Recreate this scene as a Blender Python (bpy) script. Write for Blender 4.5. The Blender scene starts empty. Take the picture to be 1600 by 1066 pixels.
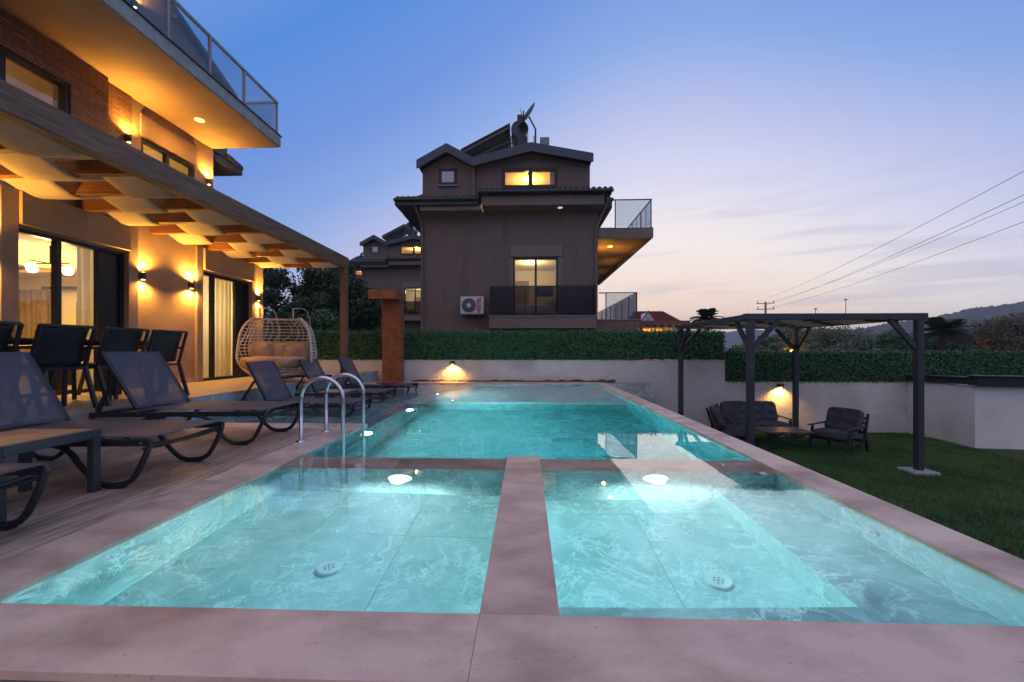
import bpy, math, random
import numpy as np
from mathutils import Vector, Matrix, noise
R = math.radians
random.seed(7)
rng = np.random.default_rng(7)
sc = bpy.context.scene
col = sc.collection

# ---------------------------------------------------------------- camera
cam = bpy.data.cameras.new('camera')
cam.sensor_width = 36; cam.lens = 14.4; cam.shift_y = 0.0084
cam.clip_start = 0.05; cam.clip_end = 4000
cam_ob = bpy.data.objects.new('camera', cam); col.objects.link(cam_ob)
cam_ob.location = (0, 0, .95); cam_ob.rotation_euler = (math.pi/2, 0, R(2.005))
sc.camera = cam_ob

# ---------------------------------------------------------------- render / exposure
sc.view_settings.view_transform = 'Standard'; sc.view_settings.look = 'None'
sc.view_settings.exposure = 0.4; sc.view_settings.gamma = 1
sc.cycles.use_denoising = True
try: sc.cycles.denoiser = 'OPENIMAGEDENOISE'
except Exception: pass
sc.cycles.max_bounces = 10; sc.cycles.diffuse_bounces = 4; sc.cycles.glossy_bounces = 4
sc.cycles.transmission_bounces = 8; sc.cycles.transparent_max_bounces = 12
sc.cycles.sample_clamp_indirect = 4.0
sc.cycles.caustics_reflective = False; sc.cycles.caustics_refractive = True
sc.cycles.blur_glossy = 0.3

# ---------------------------------------------------------------- world: dusk sky
GLOW_AZ = 17.0          # direction of the after-glow, degrees clockwise from +Y
world = bpy.data.worlds.new('World'); sc.world = world; world.use_nodes = True
wn, wl = world.node_tree.nodes, world.node_tree.links
bg = wn['Background']
def wmath(op, a=None, b=None, c=None):
    n = wn.new('ShaderNodeMath'); n.operation = op
    for i, v in enumerate((a, b, c)):
        if v is None: continue
        if hasattr(v, 'links'): wl.new(v, n.inputs[i])
        else: n.inputs[i].default_value = v
    return n.outputs[0]
tc = wn.new('ShaderNodeTexCoord')
vr = wn.new('ShaderNodeVectorRotate'); vr.rotation_type = 'Z_AXIS'; vr.inputs['Angle'].default_value = R(GLOW_AZ)
wl.new(tc.outputs['Generated'], vr.inputs['Vector'])
sx = wn.new('ShaderNodeSeparateXYZ'); wl.new(vr.outputs[0], sx.inputs[0])
elev = wmath('MULTIPLY', wmath('ARCSINE', sx.outputs[2]), 57.2958)
azr = wmath('MULTIPLY', wmath('ARCTAN2', sx.outputs[0], sx.outputs[1]), 57.2958)
azd = wmath('SUBTRACT', wmath('SQRT', wmath('ADD', wmath('MULTIPLY', azr, azr), 400.0)), 20.0)
tt = wmath('ADD', wmath('ABSOLUTE', elev), wmath('MULTIPLY', azd, 0.65))
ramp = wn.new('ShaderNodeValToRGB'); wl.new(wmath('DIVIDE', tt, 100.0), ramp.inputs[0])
def lin(r, g, b): return tuple(((x/255)/12.92 if x/255 <= .04045 else ((x/255+.055)/1.055)**2.4) for x in (r, g, b)) + (1,)
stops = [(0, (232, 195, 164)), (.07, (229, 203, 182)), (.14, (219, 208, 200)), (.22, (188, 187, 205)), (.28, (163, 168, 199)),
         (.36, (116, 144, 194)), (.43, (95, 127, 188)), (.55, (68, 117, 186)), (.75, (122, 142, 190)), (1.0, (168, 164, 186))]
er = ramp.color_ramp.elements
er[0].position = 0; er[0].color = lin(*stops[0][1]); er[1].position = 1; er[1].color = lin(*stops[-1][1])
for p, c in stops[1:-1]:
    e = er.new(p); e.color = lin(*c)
# thin streaks of cloud low over the horizon
mp = wn.new('ShaderNodeMapping'); mp.inputs['Scale'].default_value = (1.6, 1.6, 16)
wl.new(tc.outputs['Generated'], mp.inputs[0])
nz = wn.new('ShaderNodeTexNoise'); nz.inputs['Scale'].default_value = 2.2; nz.inputs['Detail'].default_value = 5
nz.inputs['Distortion'].default_value = .6
wl.new(mp.outputs[0], nz.inputs['Vector'])
def wrange(v, a, b, c=0, d=1):
    n = wn.new('ShaderNodeMapRange'); n.interpolation_type = 'SMOOTHSTEP'; wl.new(v, n.inputs[0])
    for i, x in enumerate((a, b, c, d)): n.inputs[i+1].default_value = x
    return n.outputs[0]
cl = wmath('MULTIPLY', wrange(nz.outputs[0], .5, .68), wmath('MULTIPLY', wrange(elev, 1, 6), wrange(elev, 26, 10)))
mixc = wn.new('ShaderNodeMix'); mixc.data_type = 'RGBA'
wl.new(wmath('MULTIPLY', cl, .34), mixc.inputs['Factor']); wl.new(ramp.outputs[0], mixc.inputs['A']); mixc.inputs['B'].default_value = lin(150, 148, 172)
sky = wn.new('ShaderNodeTexSky'); sky.sky_type = 'NISHITA'; sky.sun_disc = False
sky.sun_elevation = R(-2); sky.sun_rotation = R(GLOW_AZ); sky.ozone_density = 3
addc = wn.new('ShaderNodeMix'); addc.data_type = 'RGBA'; addc.blend_type = 'ADD'; addc.inputs['Factor'].default_value = .12
wl.new(mixc.outputs['Result'], addc.inputs['A']); wl.new(sky.outputs[0], addc.inputs['B'])
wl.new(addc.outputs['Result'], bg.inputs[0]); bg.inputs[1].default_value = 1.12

sun = bpy.data.lights.new('sun', 'SUN'); sun.energy = .12; sun.angle = R(25); sun.color = (1, .82, .72)
sun_ob = bpy.data.objects.new('sun', sun); col.objects.link(sun_ob)
sun_ob.rotation_euler = Vector((-math.sin(R(GLOW_AZ)), -math.cos(R(GLOW_AZ)), -.14)).to_track_quat('-Z', 'Y').to_euler()

# ================================================================ helpers
ORG = {}
def root(name, label, cat, loc=(0, 0, 0), group=None, rz=0):
    o = bpy.data.objects.new(name, None); col.objects.link(o)
    o.location = loc; o.rotation_euler = (0, 0, rz); o.empty_display_size = .1
    ORG[o] = Vector(loc); tag(o, label, cat, group); return o
def tag(o, label=None, cat=None, group=None, kind=None):
    if label: o['label'] = label
    if cat: o['category'] = cat
    if group: o['group'] = group
    if kind: o['kind'] = kind
    return o
def copy_tree(o, parent=None):
    c = o.copy(); col.objects.link(c); c.parent = parent
    for ch in list(o.children): copy_tree(ch, c)
    return c

class MB:
    def __init__(s, T=None): s.v = []; s.f = []; s.sm = []; s.T = T
    def add(s, vs, fs, smooth=False):
        n = len(s.v)
        flip = False
        if s.T is not None:
            vs = [s.T @ Vector(v) for v in vs]; flip = s.T.to_3x3().determinant() < 0
        s.v += [tuple(v) for v in vs]
        for f in fs:
            f = [i+n for i in f]
            s.f.append(f[::-1] if flip else f); s.sm.append(smooth)
        return s
    def box(s, x0, x1, y0, y1, z0, z1):
        return s.add([(x0,y0,z0),(x1,y0,z0),(x1,y1,z0),(x0,y1,z0),(x0,y0,z1),(x1,y0,z1),(x1,y1,z1),(x0,y1,z1)],
              [(0,3,2,1),(4,5,6,7),(0,1,5,4),(1,2,6,5),(2,3,7,6),(3,0,4,7)])
    def bar(s, p, q, w, h, up=(0, 0, 1), w2=None, h2=None):
        p, q = Vector(p), Vector(q); d = (q-p).normalized(); u = Vector(up)
        if abs(d.dot(u)) > .98: u = Vector((0, 1, 0))
        a = d.cross(u).normalized(); b = a.cross(d)
        w2 = w2 or w; h2 = h2 or h; vs = []
        for c, ww, hh in ((p, w, h), (q, w2, h2)):
            for i, j in ((-1,-1),(1,-1),(1,1),(-1,1)): vs.append(c+a*i*ww/2+b*j*hh/2)
        return s.add(vs, [(3,2,1,0),(4,5,6,7),(0,1,5,4),(1,2,6,5),(2,3,7,6),(3,0,4,7)])
    def tube(s, pts, r, n=8, closed=False):
        pts = [Vector(p) for p in pts]; k = len(pts); rr = r if isinstance(r, (list, tuple)) else [r]*k
        vs = []; ref = None
        for i, p in enumerate(pts):
            a = pts[i-1] if (i or closed) else p; b = pts[(i+1) % k] if (i < k-1 or closed) else p
            d = (b-a).normalized()
            if ref is None: ref = d.orthogonal().normalized()
            ref = (ref-d*ref.dot(d))
            ref = ref.normalized() if ref.length > 1e-6 else d.orthogonal().normalized()
            bb = d.cross(ref)
            for j in range(n):
                t = 2*math.pi*j/n; vs.append(p+(ref*math.cos(t)+bb*math.sin(t))*rr[i])
        fs = []
        for i in range(k if closed else k-1):
            for j in range(n):
                a, b = i*n+j, i*n+(j+1) % n; m = ((i+1) % k)*n
                fs.append((a, b, m+(j+1) % n, m+j))
        s.add(vs, fs, True)
        if not closed:
            s.add(vs[:n], [tuple(range(n))[::-1]]); s.add(vs[-n:], [tuple(range(n))])
        return s
    def cyl(s, p, q, r, r2=None, n=20): return s.tube([p, q], [r, r if r2 is None else r2], n)
    def prism(s, poly, vec):
        n = len(poly); vec = Vector(vec); vs = [Vector(p) for p in poly]; vs += [p+vec for p in vs]
        return s.add(vs, [tuple(range(n))[::-1], tuple(range(n, 2*n))]+[(i, (i+1) % n, n+(i+1) % n, n+i) for i in range(n)])
    def lathe(s, prof, c=(0, 0, 0), n=20):
        vs = []; c = Vector(c)
        for r, z in prof:
            for j in range(n): t = 2*math.pi*j/n; vs.append(c+Vector((r*math.cos(t), r*math.sin(t), z)))
        fs = [(i*n+j, i*n+(j+1) % n, (i+1)*n+(j+1) % n, (i+1)*n+j) for i in range(len(prof)-1) for j in range(n)]
        return s.add(vs, fs, True)
    def grid(s, fn, nu, nv, smooth=True):
        vs = [fn(i/nu, j/nv) for j in range(nv+1) for i in range(nu+1)]
        fs = [(j*(nu+1)+i, j*(nu+1)+i+1, (j+1)*(nu+1)+i+1, (j+1)*(nu+1)+i) for j in range(nv) for i in range(nu)]
        return s.add(vs, fs, smooth)
    def build(s, name, mat, parent=None, bevel=0, solid=0, kind=None, seg=1):
        o0 = off(parent) if parent else Vector((0, 0, 0))
        me = bpy.data.meshes.new(name)
        me.from_pydata([(v[0]-o0.x, v[1]-o0.y, v[2]-o0.z) for v in s.v], [], s.f)
        me.polygons.foreach_set('use_smooth', s.sm); me.update()
        me.materials.append(MAT[mat] if isinstance(mat, str) else mat)
        o = bpy.data.objects.new(name, me); col.objects.link(o); o.parent = parent
        ORG[o] = o0
        if solid: m = o.modifiers.new('solid', 'SOLIDIFY'); m.thickness = solid; m.offset = 0
        if bevel: m = o.modifiers.new('bevel', 'BEVEL'); m.width = bevel; m.segments = seg; m.limit_method = 'ANGLE'
        if kind: o['kind'] = kind
        return o
def off(o): return ORG.get(o, Vector((0, 0, 0)))
def part(name, mat, parent, *boxes, bevel=0, T=None):
    m = MB(T)
    for b in boxes: m.box(*b)
    return m.build(name, mat, parent, bevel)
def light(kind, loc, power, color, parent=None, aim=None, radius=.05, spot=None, blend=.5, size=None, size_y=None):
    l = bpy.data.lights.new('lamp_light', kind); l.energy = power; l.color = color
    if kind == 'AREA':
        l.size = size or .3
        if size_y: l.shape = 'RECTANGLE'; l.size_y = size_y
    else: l.shadow_soft_size = radius
    if kind == 'SPOT': l.spot_size = R(spot); l.spot_blend = blend
    o = bpy.data.objects.new('lamp_light', l); col.objects.link(o)
    o.location = Vector(loc)-(off(parent) if parent else Vector((0, 0, 0))); o.parent = parent
    if aim: o.rotation_euler = Vector(aim).to_track_quat('-Z', 'Y').to_euler()
    return o
def quads_object(name, V, mat, parent=None, nper=4, kind=None):
    """V: (n, nper, 3) array of separate faces"""
    n = V.shape[0]; me = bpy.data.meshes.new(name)
    V = V-np.array(off(parent) if parent else (0, 0, 0))
    me.vertices.add(n*nper); me.loops.add(n*nper); me.polygons.add(n)
    me.vertices.foreach_set('co', V.reshape(-1).astype(np.float32))
    me.loops.foreach_set('vertex_index', np.arange(n*nper, dtype=np.int32))
    me.polygons.foreach_set('loop_start', np.arange(0, n*nper, nper, dtype=np.int32))
    me.polygons.foreach_set('loop_total', np.full(n, nper, dtype=np.int32))
    me.update(calc_edges=True); me.materials.append(MAT[mat])
    o = bpy.data.objects.new(name, me); col.objects.link(o); o.parent = parent; ORG[o] = off(parent) if parent else Vector((0, 0, 0))
    if kind: o['kind'] = kind
    return o
def leaf_quads(P, N, size, asp=.55):
    """diamond leaves at points P, facing roughly N"""
    n = len(P); N = N/np.linalg.norm(N, axis=1, keepdims=True)
    a = np.cross(N, rng.normal(size=(n, 3))); a /= np.linalg.norm(a, axis=1, keepdims=True)+1e-9
    b = np.cross(N, a); s = (size*rng.uniform(.65, 1.3, n))[:, None]
    return np.stack([P-a*s, P+b*s*asp-N*s*.15, P+a*s, P-b*s*asp-N*s*.15], 1)

# ================================================================ materials
MAT = {}
def nd(nt, t, **k):
    n = nt.nodes.new(t)
    for a, b in k.items(): setattr(n, a, b)
    return n
def M(name, c1, c2=None, scale=4, rough=.6, bump=0, bscale=60, metal=0, stretch=(1, 1, 1), spec=.4, rnd=0, detail=6, contrast=(.35, .65),
      c3=None, c3scale=30, c3t=(.62, .7), bdist=.02, trans=0, wcoord=True):
    m = bpy.data.materials.new(name); m.use_nodes = True; nt = m.node_tree; L = nt.links
    b = nt.nodes['Principled BSDF']; MAT[name] = m
    b.inputs['Roughness'].default_value = rough; b.inputs['Metallic'].default_value = metal
    b.inputs['Specular IOR Level'].default_value = spec
    g = nd(nt, 'ShaderNodeNewGeometry').outputs['Position'] if wcoord else nd(nt, 'ShaderNodeTexCoord').outputs['Object']
    mp = nd(nt, 'ShaderNodeMapping'); mp.inputs['Scale'].default_value = stretch; L.new(g, mp.inputs[0])
    vec = mp.outputs[0]
    if rnd:
        oi = nd(nt, 'ShaderNodeObjectInfo'); va = nd(nt, 'ShaderNodeVectorMath', operation='SCALE'); va.inputs['Scale'].default_value = 37
        cx = nd(nt, 'ShaderNodeCombineXYZ'); L.new(oi.outputs['Random'], cx.inputs[0]); L.new(oi.outputs['Random'], cx.inputs[1])
        L.new(cx.outputs[0], va.inputs[0]); ad = nd(nt, 'ShaderNodeVectorMath', operation='ADD'); L.new(vec, ad.inputs[0]); L.new(va.outputs[0], ad.inputs[1]); vec = ad.outputs[0]
    outc = None
    if c2:
        n = nd(nt, 'ShaderNodeTexNoise'); n.inputs['Scale'].default_value = scale; n.inputs['Detail'].default_value = detail; n.inputs['Roughness'].default_value = .6
        L.new(vec, n.inputs['Vector'])
        r = nd(nt, 'ShaderNodeValToRGB'); e = r.color_ramp.elements
        e[0].position, e[1].position = contrast; e[0].color = (*c1, 1); e[1].color = (*c2, 1)
        L.new(n.outputs[0], r.inputs[0]); outc = r.outputs[0]
        if c3:
            n3 = nd(nt, 'ShaderNodeTexNoise'); n3.inputs['Scale'].default_value = c3scale; n3.inputs['Detail'].default_value = 3; L.new(vec, n3.inputs['Vector'])
            mr = nd(nt, 'ShaderNodeMapRange'); mr.inputs[1].default_value, mr.inputs[2].default_value = c3t; L.new(n3.outputs[0], mr.inputs[0])
            mx = nd(nt, 'ShaderNodeMix', data_type='RGBA'); L.new(mr.outputs[0], mx.inputs['Factor']); L.new(outc, mx.inputs['A']); mx.inputs['B'].default_value = (*c3, 1)
            outc = mx.outputs['Result']
        if rnd:
            h = nd(nt, 'ShaderNodeHueSaturation'); mr = nd(nt, 'ShaderNodeMapRange'); mr.inputs[3].default_value = 1-rnd; mr.inputs[4].default_value = 1+rnd
            L.new(oi.outputs['Random'], mr.inputs[0]); L.new(mr.outputs[0], h.inputs['Value']); L.new(outc, h.inputs['Color']); outc = h.outputs[0]
        L.new(outc, b.inputs['Base Color'])
    else: b.inputs['Base Color'].default_value = (*c1, 1)
    if bump:
        n2 = nd(nt, 'ShaderNodeTexNoise'); n2.inputs['Scale'].default_value = bscale; n2.inputs['Detail'].default_value = 4; L.new(vec, n2.inputs['Vector'])
        bp = nd(nt, 'ShaderNodeBump'); bp.inputs['Strength'].default_value = bump; bp.inputs['Distance'].default_value = bdist
        L.new(n2.outputs[0], bp.inputs['Height']); L.new(bp.outputs[0], b.inputs['Normal'])
    if trans:
        tr = nd(nt, 'ShaderNodeBsdfTransparent'); ms = nd(nt, 'ShaderNodeMixShader'); ms.inputs[0].default_value = trans
        out = nt.nodes['Material Output']; L.new(b.outputs[0], ms.inputs[1]); L.new(tr.outputs[0], ms.inputs[2]); L.new(ms.outputs[0], out.inputs[0])
    return m
def emit(name, c, s):
    m = bpy.data.materials.new(name); m.use_nodes = True; b = m.node_tree.nodes['Principled BSDF']
    b.inputs['Base Color'].default_value = (*c, 1); b.inputs['Emission Color'].default_value = (*c, 1); b.inputs['Emission Strength'].default_value = s
    MAT[name] = m
def glass(name, tint, refl=.7, base=.05):
    m = bpy.data.materials.new(name); m.use_nodes = True; nt = m.node_tree; L = nt.links; nt.nodes.remove(nt.nodes['Principled BSDF'])
    tr = nd(nt, 'ShaderNodeBsdfTransparent'); tr.inputs[0].default_value = (*tint, 1)
    gl = nd(nt, 'ShaderNodeBsdfGlossy'); gl.inputs['Roughness'].default_value = .01; gl.inputs[0].default_value = (.9, .93, .95, 1)
    lw = nd(nt, 'ShaderNodeLayerWeight'); lw.inputs[0].default_value = .5
    pw = nd(nt, 'ShaderNodeMath', operation='POWER'); pw.inputs[1].default_value = 4; L.new(lw.outputs['Facing'], pw.inputs[0])
    mr = nd(nt, 'ShaderNodeMath', operation='MULTIPLY_ADD'); mr.inputs[1].default_value = refl; mr.inputs[2].default_value = base; L.new(pw.outputs[0], mr.inputs[0])
    ms = nd(nt, 'ShaderNodeMixShader'); L.new(mr.outputs[0], ms.inputs[0]); L.new(tr.outputs[0], ms.inputs[1]); L.new(gl.outputs[0], ms.inputs[2])
    L.new(ms.outputs[0], nt.nodes['Material Output'].inputs[0]); MAT[name] = m

M('travertine', (.38, .235, .17), (.76, .55, .43), 1.7, .48, .3, 45, stretch=(1.1, 1.7, 1), detail=10, contrast=(.30, .60), c3=(.22, .13, .10), c3scale=42, c3t=(.67, .78), rnd=.10, bdist=.006)
M('deck_plank', (.21, .13, .09), (.62, .45, .345), 3.2, .45, .12, 40, stretch=(9, .9, 9), rnd=.22, bdist=.004, contrast=(.3, .72))
M('terrace_tile', (.36, .29, .24), (.46, .38, .32), 3, .4, .05, 60, rnd=.05)
M('grout', (.2, .2, .19), (.28, .28, .27), 8, .9)
M('concrete', (.30, .29, .28), (.42, .41, .40), 6, .85, .3, 40)
M('white_paint', (.72, .71, .70), (.82, .81, .8), 1.5, .8, .15, 30, c3=(.62, .60, .58), c3scale=.7, c3t=(.5, .75))
M('stucco_white', (.72, .68, .66), (.82, .78, .76), 2, .85, 1.0, 26, bdist=.055, c3=(.60, .54, .49), c3scale=.8, c3t=(.52, .75))
M('house_paint', (.32, .215, .145), (.39, .27, .185), 2, .75, .5, 34, bdist=.012)
M('soffit_paint', (.34, .23, .145), (.42, .29, .185), 1.5, .7, .12, 60, stretch=(1, 1, 1))
M('trim_paint', (.29, .205, .15), (.34, .245, .18), 2, .7, .15, 50)
M('neighbour_paint', (.160, .115, .102), (.20, .148, .132), .9, .8, .3, 60, bdist=.01, stretch=(2.2, 2.2, .5), c3=(.125, .095, .088), c3scale=.9, c3t=(.5, .75))
M('neighbour_trim', (.19, .145, .125), (.225, .175, .15), 1.5, .75)
M('dark_roof', (.035, .045, .065), (.05, .062, .085), 3, .5, .1, 30)
M('fascia_blue', (.055, .066, .095), (.065, .078, .11), 2, .5)
M('roof_tile', (.045, .048, .058), (.085, .085, .095), 9, .55, .2, 40, rnd=.1)
M('red_roof', (.22, .06, .05), (.32, .09, .07), 6, .7, .2, 30)
M('metal_dark', (.018, .02, .024), None, rough=.35, spec=.5)
M('frame_black', (.012, .013, .016), None, rough=.3)
M('pergola_metal', (.04, .044, .052), (.05, .054, .062), 6, rough=.4)
M('steel', (.72, .72, .72), None, rough=.13, metal=1)
M('wood_beam', (.085, .038, .022), (.26, .135, .085), 4, .55, .25, 30, stretch=(14, .6, 14), bdist=.006)
M('wood_rafter', (.12, .045, .015), (.24, .10, .035), 4, .5, .2, 30, stretch=(.8, 14, 14), bdist=.005)
M('table_wood', (.33, .17, .09), (.48, .27, .15), 4, .45, .15, 30, stretch=(1.5, 16, 8), bdist=.004, rnd=.08)
M('fabric_canopy', (.50, .43, .33), (.58, .50, .39), 6, .85, .2, 200, bdist=.003)
M('sling', (.10, .094, .112), (.135, .127, .148), 300, .5, .3, 500, spec=.4, trans=.34, bdist=.002)
M('sling_dark', (.012, .013, .016), (.022, .023, .027), 300, .5, trans=.06)
M('cushion', (.055, .058, .075), (.085, .088, .11), 12, .9, .3, 120, bdist=.004)
M('cushion_tan', (.30, .21, .15), (.38, .28, .2), 10, .9, .3, 120, bdist=.004)
M('rattan', (.50, .42, .36), (.62, .54, .47), 30, .55)
M('shower_brick', (.20, .062, .022), (.33, .11, .045), 5, .6)
M('soil', (.05, .04, .025), (.10, .10, .04), 12, .95, .8, 40)
M('lawn_soil', (.03, .05, .016), (.055, .085, .03), 4, .95, .6, 30)
M('grass', (.045, .115, .028), (.115, .205, .06), 1.1, .6, contrast=(.36, .62), spec=.25)
M('hedge', (.012, .055, .020), (.06, .185, .07), 26, .5, contrast=(.3, .7), spec=.35)
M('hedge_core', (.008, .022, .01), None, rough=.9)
M('leaf_dark', (.016, .042, .018), (.04, .085, .03), 3, .6, spec=.3)
M('leaf_mid', (.04, .095, .032), (.08, .155, .055), 3, .6, spec=.3)
M('leaf_olive', (.09, .125, .075), (.16, .20, .13), 3, .6, spec=.3)
M('leaf_brown', (.07, .078, .045), (.12, .12, .075), 3, .6, spec=.3)
M('bark', (.06, .045, .035), (.11, .085, .065), 12, .9, .6, 40)
M('ground', (.07, .075, .045), (.12, .11, .075), .2, .95)
M('hill', (.025, .045, .028), (.05, .075, .045), .06, .95)
M('plastic_white', (.62, .62, .63), None, rough=.4)
M('plastic_grey', (.3, .3, .31), None, rough=.5)
M('fan_dark', (.02, .02, .022), None, rough=.5)
M('lettering_red', (.45, .03, .02), None, rough=.5)
M('interior_wall', (.62, .52, .36), (.68, .57, .40), 1, .8)
M('interior_dark', (.06, .045, .035), None, rough=.5)
M('interior_floor', (.28, .22, .17), None, rough=.4)
M('tan_top', (.13, .09, .07), (.18, .13, .10), 6, .35)
M('fabric_garden', (.58, .55, .50), (.66, .63, .58), 6, .85)
M('curtain', (.55, .50, .40), (.66, .6, .48), 5, .9)
M('curtain_brown', (.20, .12, .06), (.27, .17, .09), 5, .9)
M('linen', (.55, .55, .56), None, rough=.9)
M('tank', (.03, .05, .075), None, rough=.35)
M('solar_glass', (.10, .085, .08), (.14, .12, .11), 6, .25)
M('magenta_cloth', (.16, .02, .04), None, rough=.9)
M('tarp', (.012, .013, .018), (.022, .024, .03), 4, .5, .3, 8, bdist=.03)
M('cladding', (.10, .05, .03), (.24, .13, .08), 6, .6, .8, 18, stretch=(4, 4, 26), bdist=.012)
def brick_relief(name, bw, bh):
    m = MAT[name]; nt = m.node_tree; L = nt.links; b = nt.nodes['Principled BSDF']
    sp_ = nd(nt, 'ShaderNodeSeparateXYZ'); L.new(nd(nt, 'ShaderNodeNewGeometry').outputs['Position'], sp_.inputs[0]); cx = nd(nt, 'ShaderNodeCombineXYZ'); L.new(sp_.outputs[1], cx.inputs[0]); L.new(sp_.outputs[2], cx.inputs[1])
    bt = nd(nt, 'ShaderNodeTexBrick'); L.new(cx.outputs[0], bt.inputs['Vector']); bt.inputs['Scale'].default_value = 1; bt.inputs['Brick Width'].default_value = bw; bt.inputs['Row Height'].default_value = bh; bt.inputs['Mortar Size'].default_value = .006
    bt.inputs['Color1'].default_value = (.20, .10, .055, 1); bt.inputs['Color2'].default_value = (.31, .17, .10, 1); bt.inputs['Mortar'].default_value = (.09, .05, .03, 1)
    L.new(bt.outputs['Color'], b.inputs['Base Color']); bp = nd(nt, 'ShaderNodeBump'); bp.invert = True; bp.inputs['Strength'].default_value = .9; bp.inputs['Distance'].default_value = .012
    n2 = nd(nt, 'ShaderNodeTexNoise'); n2.inputs['Scale'].default_value = 35; ad = nd(nt, 'ShaderNodeMath', operation='MULTIPLY_ADD'); ad.inputs[1].default_value = .5; L.new(n2.outputs[0], ad.inputs[0]); L.new(bt.outputs['Fac'], ad.inputs[2])
    L.new(ad.outputs[0], bp.inputs['Height']); L.new(bp.outputs[0], b.inputs['Normal'])
brick_relief('cladding', .24, .05)
M('wire', (.02, .02, .022), None, rough=.6)
M('pole_concrete', (.25, .25, .25), None, rough=.8)
emit('pool_lamp', (.93, 1, .97), 30)
emit('pool_lamp_mid', (.93, 1, .97), 3.5)
emit('pool_lamp_rim', (.85, 1, .97), .9)
emit('warm_bulb', (1, .50, .12), 14)
emit('warm_globe', (1, .78, .45), 2.5)
emit('downlight', (1, .50, .10), 5)
emit('street_bulb', (1, .36, .06), 30)
emit('dim_downlight', (1, .93, .85), .5)
glass('pane', (.93, .95, .95), .75, .05)
glass('rail_glass', (.74, .78, .82), .3, .05)
glass('smoked_glass', (.42, .42, .46), .25, .015)
glass('pane_blue', (.35, .42, .5), .6, .25)

def marble(name, dark, mid, vein):
    m = bpy.data.materials.new(name); m.use_nodes = True; nt = m.node_tree; L = nt.links; b = nt.nodes['Principled BSDF']; MAT[name] = m
    b.inputs['Roughness'].default_value = .35
    geo = nd(nt, 'ShaderNodeNewGeometry').outputs['Position']
    oi = nd(nt, 'ShaderNodeObjectInfo'); cx = nd(nt, 'ShaderNodeCombineXYZ')
    sc_ = nd(nt, 'ShaderNodeMath', operation='MULTIPLY'); sc_.inputs[1].default_value = 31; L.new(oi.outputs['Random'], sc_.inputs[0])
    L.new(sc_.outputs[0], cx.inputs[0]); L.new(sc_.outputs[0], cx.inputs[2])
    ad = nd(nt, 'ShaderNodeVectorMath', operation='ADD'); L.new(geo, ad.inputs[0]); L.new(cx.outputs[0], ad.inputs[1])
    n1 = nd(nt, 'ShaderNodeTexNoise'); n1.inputs['Scale'].default_value = 2.2; n1.inputs['Detail'].default_value = 7; L.new(ad.outputs[0], n1.inputs['Vector'])
    v3 = nd(nt, 'ShaderNodeVectorMath', operation='SCALE'); v3.inputs['Scale'].default_value = 1.1; L.new(n1.outputs['Color'], v3.inputs[0])
    a2 = nd(nt, 'ShaderNodeVectorMath', operation='ADD'); L.new(ad.outputs[0], a2.inputs[0]); L.new(v3.outputs[0], a2.inputs[1])
    n1.inputs['Roughness'].default_value = .68; n1.inputs['Distortion'].default_value = .5
    r1 = nd(nt, 'ShaderNodeValToRGB'); e = r1.color_ramp.elements; e[0].position, e[1].position = .34, .60; e[0].color = (*dark, 1); e[1].color = (*mid, 1)
    q = e.new(.74); q.color = (*[(a*.45+b_*.55) for a, b_ in zip(mid, vein)], 1)
    L.new(n1.outputs[0], r1.inputs[0]); cur = r1.outputs[0]
    for s, w, amt, dis, dt_ in ((2.0, .030, .85, 1.3, 10), (5.5, .036, .7, .9, 8)):
        n2 = nd(nt, 'ShaderNodeTexNoise'); n2.inputs['Scale'].default_value = s; n2.inputs['Detail'].default_value = dt_; n2.inputs['Distortion'].default_value = dis; n2.inputs['Roughness'].default_value = .60
        L.new(ad.outputs[0], n2.inputs['Vector'])
        sb_ = nd(nt, 'ShaderNodeMath', operation='SUBTRACT'); sb_.inputs[1].default_value = .5; L.new(n2.outputs[0], sb_.inputs[0])
        ab_ = nd(nt, 'ShaderNodeMath', operation='ABSOLUTE'); L.new(sb_.outputs[0], ab_.inputs[0])
        mr = nd(nt, 'ShaderNodeMapRange', interpolation_type='SMOOTHSTEP'); mr.inputs[1].default_value = w; mr.inputs[2].default_value = 0; mr.inputs[4].default_value = amt
        L.new(ab_.outputs[0], mr.inputs[0])
        n3 = nd(nt, 'ShaderNodeTexNoise'); n3.inputs['Scale'].default_value = 2.3; n3.inputs['Detail'].default_value = 4; L.new(a2.outputs[0], n3.inputs['Vector'])
        m2 = nd(nt, 'ShaderNodeMapRange'); m2.inputs[1].default_value = .36; m2.inputs[2].default_value = .60; L.new(n3.outputs[0], m2.inputs[0])
        mu = nd(nt, 'ShaderNodeMath', operation='MULTIPLY'); L.new(mr.outputs[0], mu.inputs[0]); L.new(m2.outputs[0], mu.inputs[1])
        mx = nd(nt, 'ShaderNodeMix', data_type='RGBA'); L.new(mu.outputs[0], mx.inputs['Factor']); L.new(cur, mx.inputs['A']); mx.inputs['B'].default_value = (*vein, 1); cur = mx.outputs['Result']
    L.new(cur, b.inputs['Base Color'])
marble('pool_marble', (.17, .235, .245), (.42, .50, .51), (.80, .86, .84))

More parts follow.
